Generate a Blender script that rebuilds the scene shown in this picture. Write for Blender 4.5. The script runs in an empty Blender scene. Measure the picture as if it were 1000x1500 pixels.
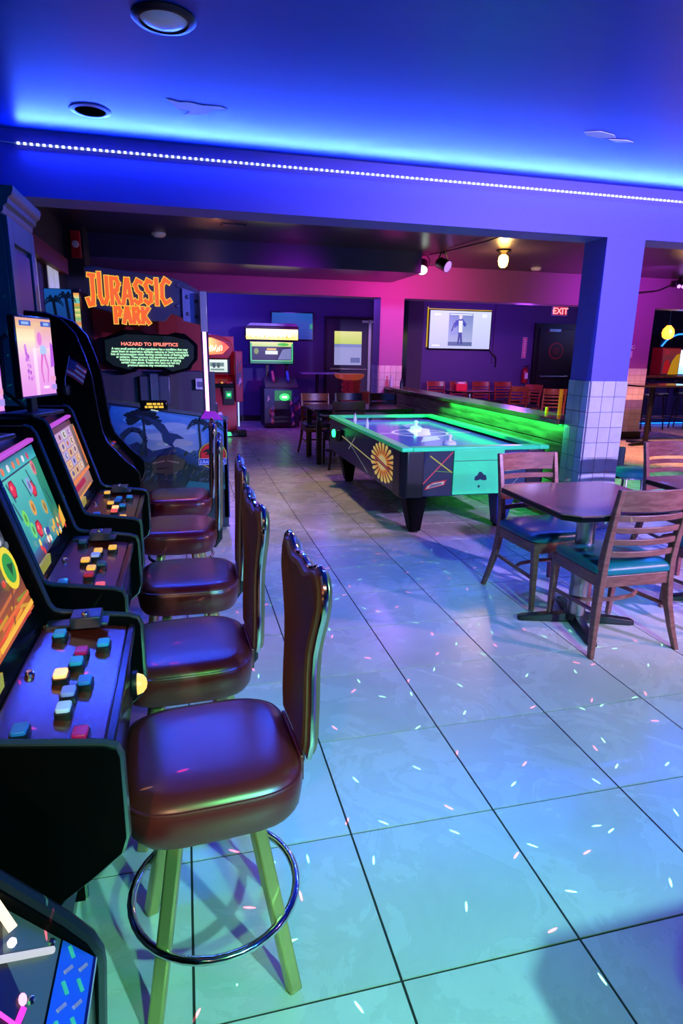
import bpy, bmesh, math, random
from mathutils import Vector, Matrix, Euler
random.seed(7)
sc = bpy.context.scene
COL = sc.collection
PI = math.pi

# ------------------------------------------------------------------ camera
cam_d = bpy.data.cameras.new('camera'); cam = bpy.data.objects.new('camera', cam_d); COL.objects.link(cam)
cam_d.sensor_fit = 'VERTICAL'; cam_d.sensor_height = 36.0; cam_d.lens = 904 / 1500 * 36
cam_d.clip_start = 0.02; cam_d.clip_end = 100
def calib(f=904., cx=500., cy=750.):
    y = Vector((268 - cx, 510 - cy, f)).normalized(); b = Vector((4200 - cx, 580 - cy, f)).normalized()
    x = (b - y * y.dot(b)).normalized(); z = x.cross(y)
    if z.y > 0: z = -z
    return x, y, z
_x, _y, _z = calib()
cam.matrix_world = Matrix(((_x.x, -_x.y, -_x.z, 0), (_y.x, -_y.y, -_y.z, 0), (_z.x, -_z.y, -_z.z, 1.53), (0, 0, 0, 1)))
sc.camera = cam
sc.view_settings.view_transform = 'Standard'; sc.view_settings.look = 'None'
sc.view_settings.gamma = 1; sc.view_settings.use_curve_mapping = False; sc.view_settings.exposure = 0.0

# ------------------------------------------------------------------ world and room lights
w = bpy.data.worlds.new('world'); sc.world = w; w.use_nodes = True
w.node_tree.nodes['Background'].inputs[0].default_value = (0.02, 0.03, 0.09, 1); w.node_tree.nodes['Background'].inputs[1].default_value = 0.12

def lamp(name, kind, loc, col, power, target=None, size=0.1, angle=60, blend=0.5, sy=None):
    d = bpy.data.lights.new(name, kind); d.color = col; d.energy = power
    if kind == 'SPOT':
        d.spot_size = math.radians(angle); d.spot_blend = blend; d.shadow_soft_size = size
    elif kind == 'AREA':
        d.size = size
        if sy: d.shape = 'RECTANGLE'; d.size_y = sy
    else: d.shadow_soft_size = size
    o = bpy.data.objects.new(name, d); COL.objects.link(o); o.location = loc
    if target is not None: o.rotation_euler = (Vector(target) - Vector(loc)).to_track_quat('-Z', 'Y').to_euler()
    return o
# stage lamps on the ceiling over and behind the photographer, plus a violet fill
lamp('stage_lamp_cyan', 'SPOT', (1.7, -1.6, 2.7), (0.20, 0.80, 0.74), 820, (1.15, 1.7, 0), 0.05, 62, 0.75)
lamp('stage_lamp_green', 'SPOT', (0.75, -1.4, 2.7), (0.16, 1.0, 0.20), 330, (0.15, 1.0, 0), 0.05, 42, 0.9)
lamp('stage_lamp_lavender', 'SPOT', (4.3, -0.6, 2.65), (0.44, 0.34, 1.0), 2400, (3.3, 4.4, 1.2), 0.08, 66, 0.8)
lamp('stage_lamp_blue', 'SPOT', (3.1, -2.2, 2.65), (0.01, 0.10, 1.0), 520, (0.2, 4.6, 2.6), 0.10, 80, 0.8)
lamp('stage_lamp_warm', 'SPOT', (-0.7, -1.7, 2.5), (1.0, 0.50, 0.30), 125, (0.2, 1.9, 0.6), 0.05, 30, 0.9)
lamp('fill_violet', 'SPOT', (4.2, 0.2, 2.65), (0.42, 0.22, 1.0), 190, (1.25, 0.95, 0), 0.05, 36, 0.9)  # added fill, tints the shadowed floor patch violet
lamp('stage_lamp_rose', 'SPOT', (5.6, 0.4, 2.65), (1.0, 0.45, 0.75), 520, (1.5, 3.7, 0.0), 0.06, 46, 0.9)
# lamps of the rooms behind the beam, with two added fills
lamp('back_room_blue', 'POINT', (0.6, 12.2, 2.45), (0.10, 0.06, 1.0), 110, size=0.15)
lamp('back_room_violet', 'POINT', (2.6, 11.6, 2.4), (0.22, 0.06, 1.0), 22, size=0.15)
lamp('dining_violet', 'POINT', (6.6, 11.6, 2.3), (0.42, 0.06, 1.0), 105, size=0.15)
lamp('dining_warm', 'SPOT', (6.2, 10.9, 2.35), (1.0, 0.3, 0.1), 50, (6.3, 13.0, 0.7), 0.1, 70, 0.6)
lamp('bar_blue', 'POINT', (10.4, 11.6, 2.2), (0.02, 0.16, 1.0), 30, size=0.1)
lamp('bar_floor_warm', 'SPOT', (7.2, 7.4, 2.8), (1.0, 0.34, 0.16), 1000, (8.0, 8.6, 0.0), 0.08, 80, 0.7)
lamp('middle_blue', 'POINT', (0.6, 6.6, 2.6), (0.06, 0.10, 1.0), 14, size=0.2)
lamp('hockey_green', 'SPOT', (1.9, 6.0, 2.84), (0.02, 1.0, 0.18), 1250, (3.25, 6.45, 0.65), 0.04, 56, 0.25)
lamp('orange_fill', 'SPOT', (0.10, 5.35, 2.86), (1.0, 0.22, 0.06), 130, (-.15, 2.6, 0.8), 0.04, 50, 0.8)  # added without a fixture, reddens decks and seats; beam shades the nearest
lamp('accent_orange_glow', 'POINT', (0.42, 7.55, 2.80), (1.0, 0.38, 0.10), 1.6, size=0.03)
lamp('middle_warm_fill', 'SPOT', (1.7, 6.9, 2.84), (1.0, 0.62, 0.36), 150, (1.0, 6.4, 0.0), 0.06, 80, 0.9)  # added warm fill to lift the middle floor, no fixture
lamp('middle_violet', 'SPOT', (3.0, 8.5, 2.6), (0.45, 0.14, 1.0), 110, (1.4, 6.8, 0.0), 0.08, 75, 0.8)

# ------------------------------------------------------------------ materials
def lin(c): return c / 12.92 if c <= 0.04045 else ((c + 0.055) / 1.055) ** 2.4
def rgb(r, g, b): return (lin(r / 255), lin(g / 255), lin(b / 255), 1)
MATS = {}
def M(name, col, rough=0.5, metal=0.0, var=0.15, scale=6.0, bump=0.0, spec=0.5, coat=0.0, stretch=(1, 1, 1), world=False, emit=None, es=1.0, ior=None, trans=0.0, bdist=0.01):
    if name in MATS: return MATS[name]
    m = bpy.data.materials.new(name); m.use_nodes = True; nt = m.node_tree; p = nt.nodes['Principled BSDF']
    N = nt.nodes.new; L = nt.links.new
    tc = N('ShaderNodeTexCoord'); mp = N('ShaderNodeMapping'); mp.inputs['Scale'].default_value = stretch
    if world:
        g = N('ShaderNodeNewGeometry'); L(g.outputs['Position'], mp.inputs[0])
    else: L(tc.outputs['Object'], mp.inputs[0])
    nz = N('ShaderNodeTexNoise'); nz.inputs['Scale'].default_value = scale; nz.inputs['Detail'].default_value = 5; L(mp.outputs[0], nz.inputs['Vector'])
    mx = N('ShaderNodeMix'); mx.data_type = 'RGBA'; L(nz.outputs['Fac'], mx.inputs['Factor'])
    mx.inputs['A'].default_value = tuple(c * (1 - var) for c in col[:3]) + (1,); mx.inputs['B'].default_value = tuple(min(1, c * (1 + var)) for c in col[:3]) + (1,)
    L(mx.outputs['Result'], p.inputs['Base Color'])
    p.inputs['Roughness'].default_value = rough; p.inputs['Metallic'].default_value = metal
    p.inputs['Specular IOR Level'].default_value = spec; p.inputs['Coat Weight'].default_value = coat; p.inputs['Coat Roughness'].default_value = max(0.08, rough)
    if trans: p.inputs['Transmission Weight'].default_value = trans
    if bump:
        bp = N('ShaderNodeBump'); bp.inputs['Strength'].default_value = bump; bp.inputs['Distance'].default_value = bdist; L(nz.outputs['Fac'], bp.inputs['Height']); L(bp.outputs[0], p.inputs['Normal'])
    if emit:
        p.inputs['Emission Color'].default_value = emit; p.inputs['Emission Strength'].default_value = es
    MATS[name] = m; return m
def Mattr(name, glow=0.0, rough=0.35):
    if name in MATS: return MATS[name]
    m = bpy.data.materials.new(name); m.use_nodes = True; nt = m.node_tree; p = nt.nodes['Principled BSDF']
    a = nt.nodes.new('ShaderNodeAttribute'); a.attribute_name = 'Col'
    p.inputs['Roughness'].default_value = rough
    if glow:
        p.inputs['Base Color'].default_value = (0.01, 0.01, 0.012, 1)
        nt.links.new(a.outputs['Color'], p.inputs['Emission Color']); p.inputs['Emission Strength'].default_value = glow
    else: nt.links.new(a.outputs['Color'], p.inputs['Base Color'])
    MATS[name] = m; return m
def Mtile(name, ca, cb, rough, vein):
    m = bpy.data.materials.new(name); m.use_nodes = True; nt = m.node_tree; p = nt.nodes['Principled BSDF']; N = nt.nodes.new; L = nt.links.new
    g = N('ShaderNodeNewGeometry'); oi = N('ShaderNodeObjectInfo')
    off = N('ShaderNodeVectorMath'); off.operation = 'SCALE'; cv = N('ShaderNodeCombineXYZ'); L(oi.outputs['Random'], cv.inputs[0]); L(oi.outputs['Random'], cv.inputs[2]); L(cv.outputs[0], off.inputs[0]); off.inputs['Scale'].default_value = 37
    ad = N('ShaderNodeVectorMath'); L(g.outputs['Position'], ad.inputs[0]); L(off.outputs[0], ad.inputs[1])
    n1 = N('ShaderNodeTexNoise'); n1.inputs['Scale'].default_value = vein; n1.inputs['Detail'].default_value = 8; n1.inputs['Roughness'].default_value = 0.62; n1.inputs['Distortion'].default_value = 1.3; L(ad.outputs[0], n1.inputs['Vector'])
    rp = N('ShaderNodeValToRGB'); rp.color_ramp.elements[0].position = 0.28; rp.color_ramp.elements[1].position = 0.72; rp.color_ramp.elements[0].color = cb; rp.color_ramp.elements[1].color = ca; L(n1.outputs['Fac'], rp.inputs[0])
    hs = N('ShaderNodeHueSaturation'); L(rp.outputs[0], hs.inputs['Color']); ma = N('ShaderNodeMath'); ma.operation = 'MULTIPLY_ADD'; L(oi.outputs['Random'], ma.inputs[0]); ma.inputs[1].default_value = 0.12; ma.inputs[2].default_value = 0.93; L(ma.outputs[0], hs.inputs['Value'])
    L(hs.outputs[0], p.inputs['Base Color'])
    mr = N('ShaderNodeMath'); mr.operation = 'MULTIPLY_ADD'; L(n1.outputs['Fac'], mr.inputs[0]); mr.inputs[1].default_value = 0.14; mr.inputs[2].default_value = rough; L(mr.outputs[0], p.inputs['Roughness'])
    bp = N('ShaderNodeBump'); bp.inputs['Strength'].default_value = 0.10; bp.inputs['Distance'].default_value = 0.004; L(n1.outputs['Fac'], bp.inputs['Height']); L(bp.outputs[0], p.inputs['Normal'])
    return m
def Mwood(name, ca, cb, rough=0.35, axis=(1, 1, 14), scale=3.0, coat=0.0, bs=0.12):
    m = bpy.data.materials.new(name); m.use_nodes = True; nt = m.node_tree; p = nt.nodes['Principled BSDF']; N = nt.nodes.new; L = nt.links.new
    tc = N('ShaderNodeTexCoord'); mp = N('ShaderNodeMapping'); mp.inputs['Scale'].default_value = axis; L(tc.outputs['Object'], mp.inputs[0])
    nz = N('ShaderNodeTexNoise'); nz.inputs['Scale'].default_value = scale; nz.inputs['Detail'].default_value = 6; nz.inputs['Distortion'].default_value = 0.8; L(mp.outputs[0], nz.inputs['Vector'])
    rp = N('ShaderNodeValToRGB'); rp.color_ramp.elements[0].position = 0.35; rp.color_ramp.elements[1].position = 0.68; rp.color_ramp.elements[0].color = ca; rp.color_ramp.elements[1].color = cb; L(nz.outputs['Fac'], rp.inputs[0])
    L(rp.outputs[0], p.inputs['Base Color']); p.inputs['Roughness'].default_value = rough; p.inputs['Coat Weight'].default_value = coat; p.inputs['Coat Roughness'].default_value = 0.12
    bp = N('ShaderNodeBump'); bp.inputs['Strength'].default_value = bs; bp.inputs['Distance'].default_value = 0.004; L(nz.outputs['Fac'], bp.inputs['Height']); L(bp.outputs[0], p.inputs['Normal'])
    return m
FLOORT = Mtile('floor_porcelain', rgb(206, 200, 192), rgb(188, 181, 172), 0.20, 2.6)
WALLT = Mtile('glazed_wall_tile', rgb(222, 220, 216), rgb(206, 204, 202), 0.12, 5)
GROUT = M('dark_grout', rgb(44, 40, 40), 0.9)
PALEGROUT = M('grey_grout', rgb(128, 126, 130), 0.9)
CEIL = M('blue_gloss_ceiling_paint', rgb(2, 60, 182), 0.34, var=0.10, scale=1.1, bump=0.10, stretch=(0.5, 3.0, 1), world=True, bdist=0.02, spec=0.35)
DARKCEIL = M('dark_satin_ceiling_paint', rgb(58, 50, 64), 0.30, var=0.12, scale=2, bump=0.05, world=True)
BEAMP = M('periwinkle_wall_paint', rgb(100, 94, 190), 0.55, var=0.05, scale=40, bump=0.06, world=True, bdist=0.003)
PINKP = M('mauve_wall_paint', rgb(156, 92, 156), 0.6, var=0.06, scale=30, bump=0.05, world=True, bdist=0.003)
SOFFP = M('dark_blue_soffit_paint', rgb(52, 56, 96), 0.32, var=0.1, scale=3, world=True)
BACKP = M('indigo_wall_paint', rgb(74, 62, 118), 0.6, var=0.06, scale=12, bump=0.04, world=True)
DARKP = M('charcoal_wall_paint', rgb(40, 42, 50), 0.6, var=0.1, scale=6, world=True)
WHITE = M('white_plastic', rgb(225, 225, 230), 0.4)
BLACK = M('black_laminate', rgb(4, 4, 5), 0.5, var=0.3, scale=30, spec=0.06)
BLACKG = M('black_gloss', rgb(10, 10, 13), 0.16, var=0.2, scale=20)
BLACKM = M('black_powder_coat', rgb(14, 14, 16), 0.42, var=0.2, scale=60, bump=0.05)
CHROME = M('chrome', rgb(215, 216, 220), 0.12, 1.0, var=0.03, scale=10)
STEEL = M('brushed_steel', rgb(170, 168, 166), 0.32, 1.0, var=0.08, scale=4, stretch=(30, 30, 1))
BRASSY = M('champagne_metal', rgb(200, 182, 116), 0.32, 0.8, var=0.08, scale=5, stretch=(20, 20, 1))
TRIMM = M('satin_edge_trim', rgb(120, 126, 140), 0.22, 0.85, var=0.05)
LEATHER = M('burgundy_vinyl', rgb(98, 24, 24), 0.31, var=0.14, scale=26, bump=0.04, bdist=0.001, spec=0.7, coat=0.3)
BROWNV = M('brown_woven_vinyl', rgb(112, 74, 62), 0.42, var=0.2, scale=70, bump=0.25, bdist=0.002)
TEALV = M('teal_vinyl', rgb(18, 104, 112), 0.34, var=0.16, scale=20, bump=0.10, bdist=0.002)
DECK = M('slot_deck_satin', rgb(92, 24, 16), 0.22, var=0.10, scale=9, spec=0.7, coat=0.35)
RUBBER = M('black_rubber', rgb(12, 12, 12), 0.7)
TEALW = M('teal_painted_wood', rgb(6, 92, 92), 0.42, var=0.12, scale=5, stretch=(6, 6, 1), bump=0.05)
GLASS = M('dark_screen_glass', rgb(8, 9, 14), 0.08, var=0.1)
CHAIRW = Mwood('chair_mahogany', rgb(116, 64, 58), rgb(146, 88, 80), 0.34, (3, 3, 14), 4)
TABLEW = Mwood('table_walnut_laminate', rgb(122, 78, 66), rgb(142, 96, 82), 0.22, (14, 2, 2), 3, 0.3, .012)
PLANKW = Mwood('rustic_plank', rgb(120, 82, 56), rgb(176, 132, 98), 0.5, (8, 1, 8), 2.4)
CAPW = Mwood('counter_cap_wood', rgb(110, 58, 36), rgb(150, 90, 56), 0.25, (10, 1, 2), 2.5, 0.3, .03)
DARKW = Mwood('dark_wood', rgb(40, 22, 16), rgb(62, 36, 26), 0.35, (3, 3, 12), 4)
PRINT = Mattr('printed_art'); LITART = Mattr('brightened_art', 0.55); GLOW1 = Mattr('screen_glow', 1.0); GLOW2 = Mattr('screen_glow_bright', 2.2); GLOW05 = Mattr('screen_glow_dim', 0.5)  # hockey table art gets added emission to look brighter

# ------------------------------------------------------------------ mesh helpers
def V(*a): return Vector(a)
class B:
    def __init__(s): s.v = []; s.f = []
    def add(s, vs, fs):
        k = len(s.v); s.v += [tuple(v) for v in vs]; s.f += [tuple(i + k for i in f) for f in fs]; return s
    def box(s, x0, y0, z0, x1, y1, z1):
        vs = [(x0, y0, z0), (x1, y0, z0), (x1, y1, z0), (x0, y1, z0), (x0, y0, z1), (x1, y0, z1), (x1, y1, z1), (x0, y1, z1)]
        return s.add(vs, [(0, 3, 2, 1), (4, 5, 6, 7), (0, 1, 5, 4), (1, 2, 6, 5), (2, 3, 7, 6), (3, 0, 4, 7)])
    def cb(s, cx, cy, cz, sx, sy, sz): return s.box(cx - sx / 2, cy - sy / 2, cz - sz / 2, cx + sx / 2, cy + sy / 2, cz + sz / 2)
    def loft(s, rings, closed=False, caps=True):
        n = len(rings[0]); m = len(rings); vs = [p for r in rings for p in r]; fs = []
        for i in range(m if closed else m - 1):
            a = i * n; b = ((i + 1) % m) * n
            for j in range(n): fs.append((a + j, a + (j + 1) % n, b + (j + 1) % n, b + j))
        if caps and not closed: fs.append(tuple(range(n))[::-1]); fs.append(tuple((m - 1) * n + j for j in range(n)))
        return s.add(vs, fs)
    def tube(s, pts, r, n=8, closed=False):
        P = [Vector(p) for p in pts]; m = len(P); rings = []; up = None
        for i in range(m):
            t = (P[(i + 1) % m] - P[i - 1]) if closed else (P[min(i + 1, m - 1)] - P[max(i - 1, 0)])
            t.normalize()
            if up is None: up = t.orthogonal().normalized()
            up = (up - t * t.dot(up)).normalized(); sd = t.cross(up); rr = r[i] if isinstance(r, (list, tuple)) else r
            rings.append([P[i] + (up * math.cos(2 * PI * k / n) + sd * math.sin(2 * PI * k / n)) * rr for k in range(n)])
        return s.loft(rings, closed)
    def cyl(s, p, q, r, n=16, r2=None): return s.tube([p, q], [r, r if r2 is None else r2], n)
    def bar(s, p, q, w, t, up=(0, 0, 1)):
        p = Vector(p); q = Vector(q); d = (q - p).normalized(); u = Vector(up); sd = d.cross(u)
        if sd.length < 1e-4: sd = d.orthogonal()
        sd.normalize(); u = sd.cross(d)
        return s.loft([[c + sd * (a * w / 2) + u * (b * t / 2) for a, b in ((-1, -1), (1, -1), (1, 1), (-1, 1))] for c in (p, q)])
    def lathe(s, prof, n=24, c=(0, 0, 0)):
        c = Vector(c)
        return s.loft([[c + V(r * math.cos(2 * PI * k / n), r * math.sin(2 * PI * k / n), z) for k in range(n)] for r, z in prof])
    def prism(s, pts, axis, a, b):
        f = {'x': lambda p, t: (t, p[0], p[1]), 'y': lambda p, t: (p[0], t, p[1]), 'z': lambda p, t: (p[0], p[1], t)}[axis]
        return s.loft([[f(p, a) for p in pts], [f(p, b) for p in pts]])
    def ball(s, c, r, n=10, m=6, sz=1.0):
        c = Vector(c)
        return s.loft([[c + V(r * math.sin(PI * i / m) * math.cos(2 * PI * k / n), r * math.sin(PI * i / m) * math.sin(2 * PI * k / n), r * sz * math.cos(PI * i / m)) for k in range(n)] for i in range(m, -1, -1)][0:], caps=False) if False else s.loft([[c + V(max(1e-4, r * math.sin(PI * i / m)) * math.cos(2 * PI * k / n), max(1e-4, r * math.sin(PI * i / m)) * math.sin(2 * PI * k / n), r * sz * math.cos(PI * i / m)) for k in range(n)] for i in range(m + 1)])
    def mesh(s, name, mat, smooth=True):
        me = bpy.data.meshes.new(name); me.from_pydata(s.v, [], s.f)
        bm = bmesh.new(); bm.from_mesh(me); bmesh.ops.recalc_face_normals(bm, faces=bm.faces); bm.to_mesh(me); bm.free()
        if smooth: me.shade_smooth(); me.set_sharp_from_angle(angle=math.radians(38))
        me.materials.append(mat); return me
    def obj(s, name, mat, parent=None, bevel=0.0, label=None, kind=None, seg=2, loc=None):
        return mk(name, s.mesh(name, mat), parent, bevel, label, kind, seg, loc)
def mk(name, me, parent=None, bevel=0.0, label=None, kind=None, seg=2, loc=None):
    o = bpy.data.objects.new(name, me); COL.objects.link(o)
    if parent is not None: o.parent = parent
    if loc is not None: o.location = loc
    if bevel:
        b = o.modifiers.new('bevel', 'BEVEL'); b.width = bevel; b.segments = seg; b.limit_method = 'ANGLE'; b.angle_limit = math.radians(40); b.harden_normals = False
    if label: o['label'] = label
    if kind: o['kind'] = kind
    return o
def T(name, label, cat, loc=(0, 0, 0), rz=0.0, group=None):
    o = bpy.data.objects.new(name, None); COL.objects.link(o); o.empty_display_size = 0.1; o.location = loc; o.rotation_euler = (0, 0, rz)
    return tag(o, label, cat, group)
def tag(o, label, cat, group=None):
    o['label'] = label; o['category'] = cat
    if group: o['group'] = group
    return o
def dup(root, loc, rz, label=None, group=None):
    r = root.copy(); COL.objects.link(r); r.location = loc; r.rotation_euler = (0, 0, rz)
    if label: r['label'] = label
    if group: r['group'] = group
    for ch in list(root.children):
        c = ch.copy(); COL.objects.link(c); c.parent = r
        for g in list(ch.children):
            d = g.copy(); COL.objects.link(d); d.parent = c
    return r
def struct(name, bm, mat, label=None, bevel=0.0, parent=None):
    o = bm.obj(name, mat, parent, bevel, label); o['kind'] = 'structure'; return o
class D:
    """flat print or screen picture: polygons with colours on one plane, layered 0.3 mm apart"""
    def __init__(s, o, u, v, step=0.0003):
        s.o = Vector(o); s.u = Vector(u).normalized(); s.v = Vector(v).normalized(); s.n = s.u.cross(s.v); s.k = 0; s.P = []; s.step = step
    def p(s, pts, cols, layer=None):
        if layer is None: s.k += 1; layer = s.k
        if not isinstance(cols[0], (tuple, list)): cols = [cols] * len(pts)
        s.P.append((pts, layer, cols)); return s
    def r(s, x0, y0, x1, y1, c, c2=None):
        return s.p([(x0, y0), (x1, y0), (x1, y1), (x0, y1)], [c, c, c2 or c, c2 or c])
    def e(s, cx, cy, rx, ry, c, n=20, a0=0): return s.p([(cx + rx * math.cos(a0 + 2 * PI * k / n), cy + ry * math.sin(a0 + 2 * PI * k / n)) for k in range(n)], c)
    def l(s, pts, w, c, w2=None):
        s.k += 1
        for i in range(len(pts) - 1):
            (x0, y0), (x1, y1) = pts[i], pts[i + 1]; dx, dy = x1 - x0, y1 - y0; q = math.hypot(dx, dy) or 1; wa = w; wb = w if w2 is None else w2
            if w2 is not None: wa = w + (w2 - w) * i / (len(pts) - 1); wb = w + (w2 - w) * (i + 1) / (len(pts) - 1)
            ex, ey = (dx / q, dy / q); e = w * 0.5 if w2 is None else 0
            s.p([(x0 - ex * e + ey * wa / 2, y0 - ey * e - ex * wa / 2), (x1 + ex * e + ey * wb / 2, y1 + ey * e - ex * wb / 2), (x1 + ex * e - ey * wb / 2, y1 + ey * e + ex * wb / 2), (x0 - ex * e - ey * wa / 2, y0 - ey * e + ex * wa / 2)], c, s.k)
        return s
    def obj(s, name, mat, parent=None, label=None):
        vs = []; fs = []; cs = []; st = min(s.step, 0.009 / max(1, s.k))
        for P, ly, C in s.P:
            k = len(vs); vs += [tuple(s.o + s.u * a + s.v * b + s.n * (ly * st)) for a, b in P]; fs.append(tuple(range(k, k + len(P)))); cs += [tuple(c[:3]) + (1,) for c in C]
        me = bpy.data.meshes.new(name); me.from_pydata(vs, [], fs)
        at = me.color_attributes.new('Col', 'FLOAT_COLOR', 'POINT')
        at.data.foreach_set('color', [x for c in cs for x in c])
        me.materials.append(mat); return mk(name, me, parent, 0, label)
def text(name, body, size, mat, parent, origin, u, v, align='LEFT', extrude=0.0006, label=None, xs=1.0, bold=0.0):
    cu = bpy.data.curves.new(name, 'FONT'); cu.body = body; cu.size = size; cu.extrude = extrude; cu.align_x = align; cu.resolution_u = 2; cu.offset = bold
    tmp = bpy.data.objects.new(name, cu); COL.objects.link(tmp); dg = bpy.context.evaluated_depsgraph_get(); dg.update()
    me = bpy.data.meshes.new_from_object(tmp.evaluated_get(dg)); bpy.data.objects.remove(tmp)
    u = Vector(u).normalized(); v = Vector(v).normalized(); n = u.cross(v); o = Vector(origin) + n * (extrude + 0.0008)
    me.transform(Matrix(((u.x * xs, v.x, n.x, o.x), (u.y * xs, v.y, n.y, o.y), (u.z * xs, v.z, n.z, o.z), (0, 0, 0, 1))))
    me.materials.clear(); me.materials.append(mat); return mk(name, me, parent, 0, label)
def G(name, r, g, b, s): return M(name, rgb(20, 20, 20), 0.4, emit=rgb(r, g, b), es=s)
def rrect(cx, cy, sx, sy, r, n=4):
    out = []
    for (qx, qy, a) in ((1, 1, 0), (-1, 1, 90), (-1, -1, 180), (1, -1, 270)):
        for k in range(n + 1):
            t = math.radians(a + 90 * k / n); out.append((cx + qx * (sx / 2 - r) + r * math.cos(t), cy + qy * (sy / 2 - r) + r * math.sin(t)))
    return out

# ================================================================== THE SETTING
# floor: grout bed and separate porcelain tiles
flo = struct('floor', B().box(-1.35, -3.2, -0.06, 13.3, 14.0, -0.004), GROUT, 'pale glossy stone-look tiled floor with thin dark joints')
PX, PY, X0, Y0 = 0.508, 0.5, 0.463, 1.626
tm = B().box(-PX / 2 + 0.0035, -PY / 2 + 0.0035, -0.0045, PX / 2 - 0.0035, PY / 2 - 0.0035, 0).mesh('tile', FLOORT, False)
cells = []
for i in range(-4, 26):
    for j in range(-10, 25):
        cx = X0 + PX * (i + 0.5); cy = Y0 + PY * (j + 0.5)
        if cx > 13.2 or cx < -1.5 or cy > 13.9: continue
        vis = cy > 0.3 and -0.5 * cy - 0.6 < cx < 1.05 * cy + 0.9
        cells.append((0 if vis else 1, cy * cy + cx * cx, cx, cy))
cells.sort()
far = B()
for k, (vv, _, cx, cy) in enumerate(cells):
    if k < 285: mk('tile', tm, flo, loc=(cx, cy, 0))
    else: far.box(cx - PX / 2 + .0035, cy - PY / 2 + .0035, -0.0045, cx + PX / 2 - .0035, cy + PY / 2 - .0035, 0)
far.obj('tile', FLOORT, flo, kind='stuff')
# front room
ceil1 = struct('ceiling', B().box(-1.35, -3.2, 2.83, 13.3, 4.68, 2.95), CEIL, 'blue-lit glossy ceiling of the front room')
BY = 4.68
struct('trim_1', B().box(-1.35, BY, 2.45, 13.3, BY + 0.30, 2.96), BEAMP, 'wide lilac ceiling beam carrying the light strip')
column = struct('trim_2', B().box(3.345, BY, 0, 3.70, BY + 0.30, 2.45), BEAMP, 'lilac square column with a white tiled lower half')
def tile_column(x0, x1, y0, y1, h, nx, ny, nz, parent, sides='fl'):
    ex, ey, ez = (x1 - x0) / nx, (y1 - y0) / ny, h / nz; g = 0.0025
    B().box(x0 - .004, y0 - .004, 0, x1 + .004, y1, h).obj('grout_bed', PALEGROUT, parent)
    a = B().box(0, 0, 0, ex - 2 * g, .010, ez - 2 * g).mesh('wall_tile', WALLT, False); b = B().box(0, 0, 0, .010, ey - 2 * g, ez - 2 * g).mesh('wall_tile', WALLT, False)
    for k in range(nz):
        if 'f' in sides:
            for i in range(nx): mk('wall_tile', a, parent, loc=(x0 + i * ex + g, y0 - .012, k * ez + g))
        if 'l' in sides:
            for i in range(ny): mk('wall_tile', b, parent, loc=(x0 - .012, y0 + i * ey + g, k * ez + g))
        if 'r' in sides:
            for i in range(ny): mk('wall_tile', b, parent, loc=(x1 + .002, y0 + i * ey + g, k * ez + g))
tile_column(3.345, 3.70, BY, BY + .30, 1.32, 3, 3, 10, column, 'flr')
struct('wall_left', B().box(-1.45, -3.2, 0, -1.3, 14.0, 2.96), DARKP, 'dark wall behind the machines on the left')
struct('wall_near', B().box(-1.35, -3.35, 0, 13.3, -3.2, 2.96), DARKP, 'dark wall behind the photographer')
struct('wall_right', B().box(13.2, -3.2, 0, 13.35, 14.0, 2.96), DARKP, 'dark wall at the right end of the bar')
# middle room
struct('ceiling', B().box(-1.35, BY + .30, 2.90, 13.3, 10.15, 3.0), DARKCEIL, 'dark glossy ceiling behind the beam')
struct('trim_3', B().box(-1.2, 8.8, 2.62, 3.33, 10.15, 2.90), SOFFP, 'dark blue boxed soffit under the middle ceiling')
HY = 10.15
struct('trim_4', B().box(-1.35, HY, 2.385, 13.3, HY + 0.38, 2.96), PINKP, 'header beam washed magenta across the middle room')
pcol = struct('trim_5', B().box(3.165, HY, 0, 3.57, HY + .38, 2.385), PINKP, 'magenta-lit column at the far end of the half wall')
tile_column(3.165, 3.57, HY, HY + .38, 1.31, 4, 4, 11, pcol, 'fl')
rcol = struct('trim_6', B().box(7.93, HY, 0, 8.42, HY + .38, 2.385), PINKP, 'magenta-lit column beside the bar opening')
tile_column(7.93, 8.42, HY, HY + .38, 1.31, 4, 3, 11, rcol, 'fl')
B().box(7.90, HY - .035, 0, 8.45, HY - .012, 0.13).obj('baseboard', BLACKM, rcol, label='black skirting at the foot of the tiled column')
# back rooms
struct('ceiling', B().box(-1.35, HY + .38, 2.72, 13.3, 14.0, 2.85), DARKCEIL, 'dark ceiling of the back rooms')
struct('wall_back', B().box(-1.35, 13.8, 0, 13.3, 14.0, 2.75), BACKP, 'indigo back wall of the far rooms')
struct('wall_divider', B().box(4.75, 13.2, 0, 5.10, 13.8, 2.72), DARKP, 'dark wall end beside the television')
struct('baseboard_back', B().box(-1.3, 13.77, 0, 3.0, 13.8, 0.12), BLACKM, 'black skirting on the back wall')
pil = struct('wall_alcove', B().box(-1.3, 8.3, 0, -1.08, 8.8, 2.90), DARKP, 'dark wall end above the dinosaur machine')
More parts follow.
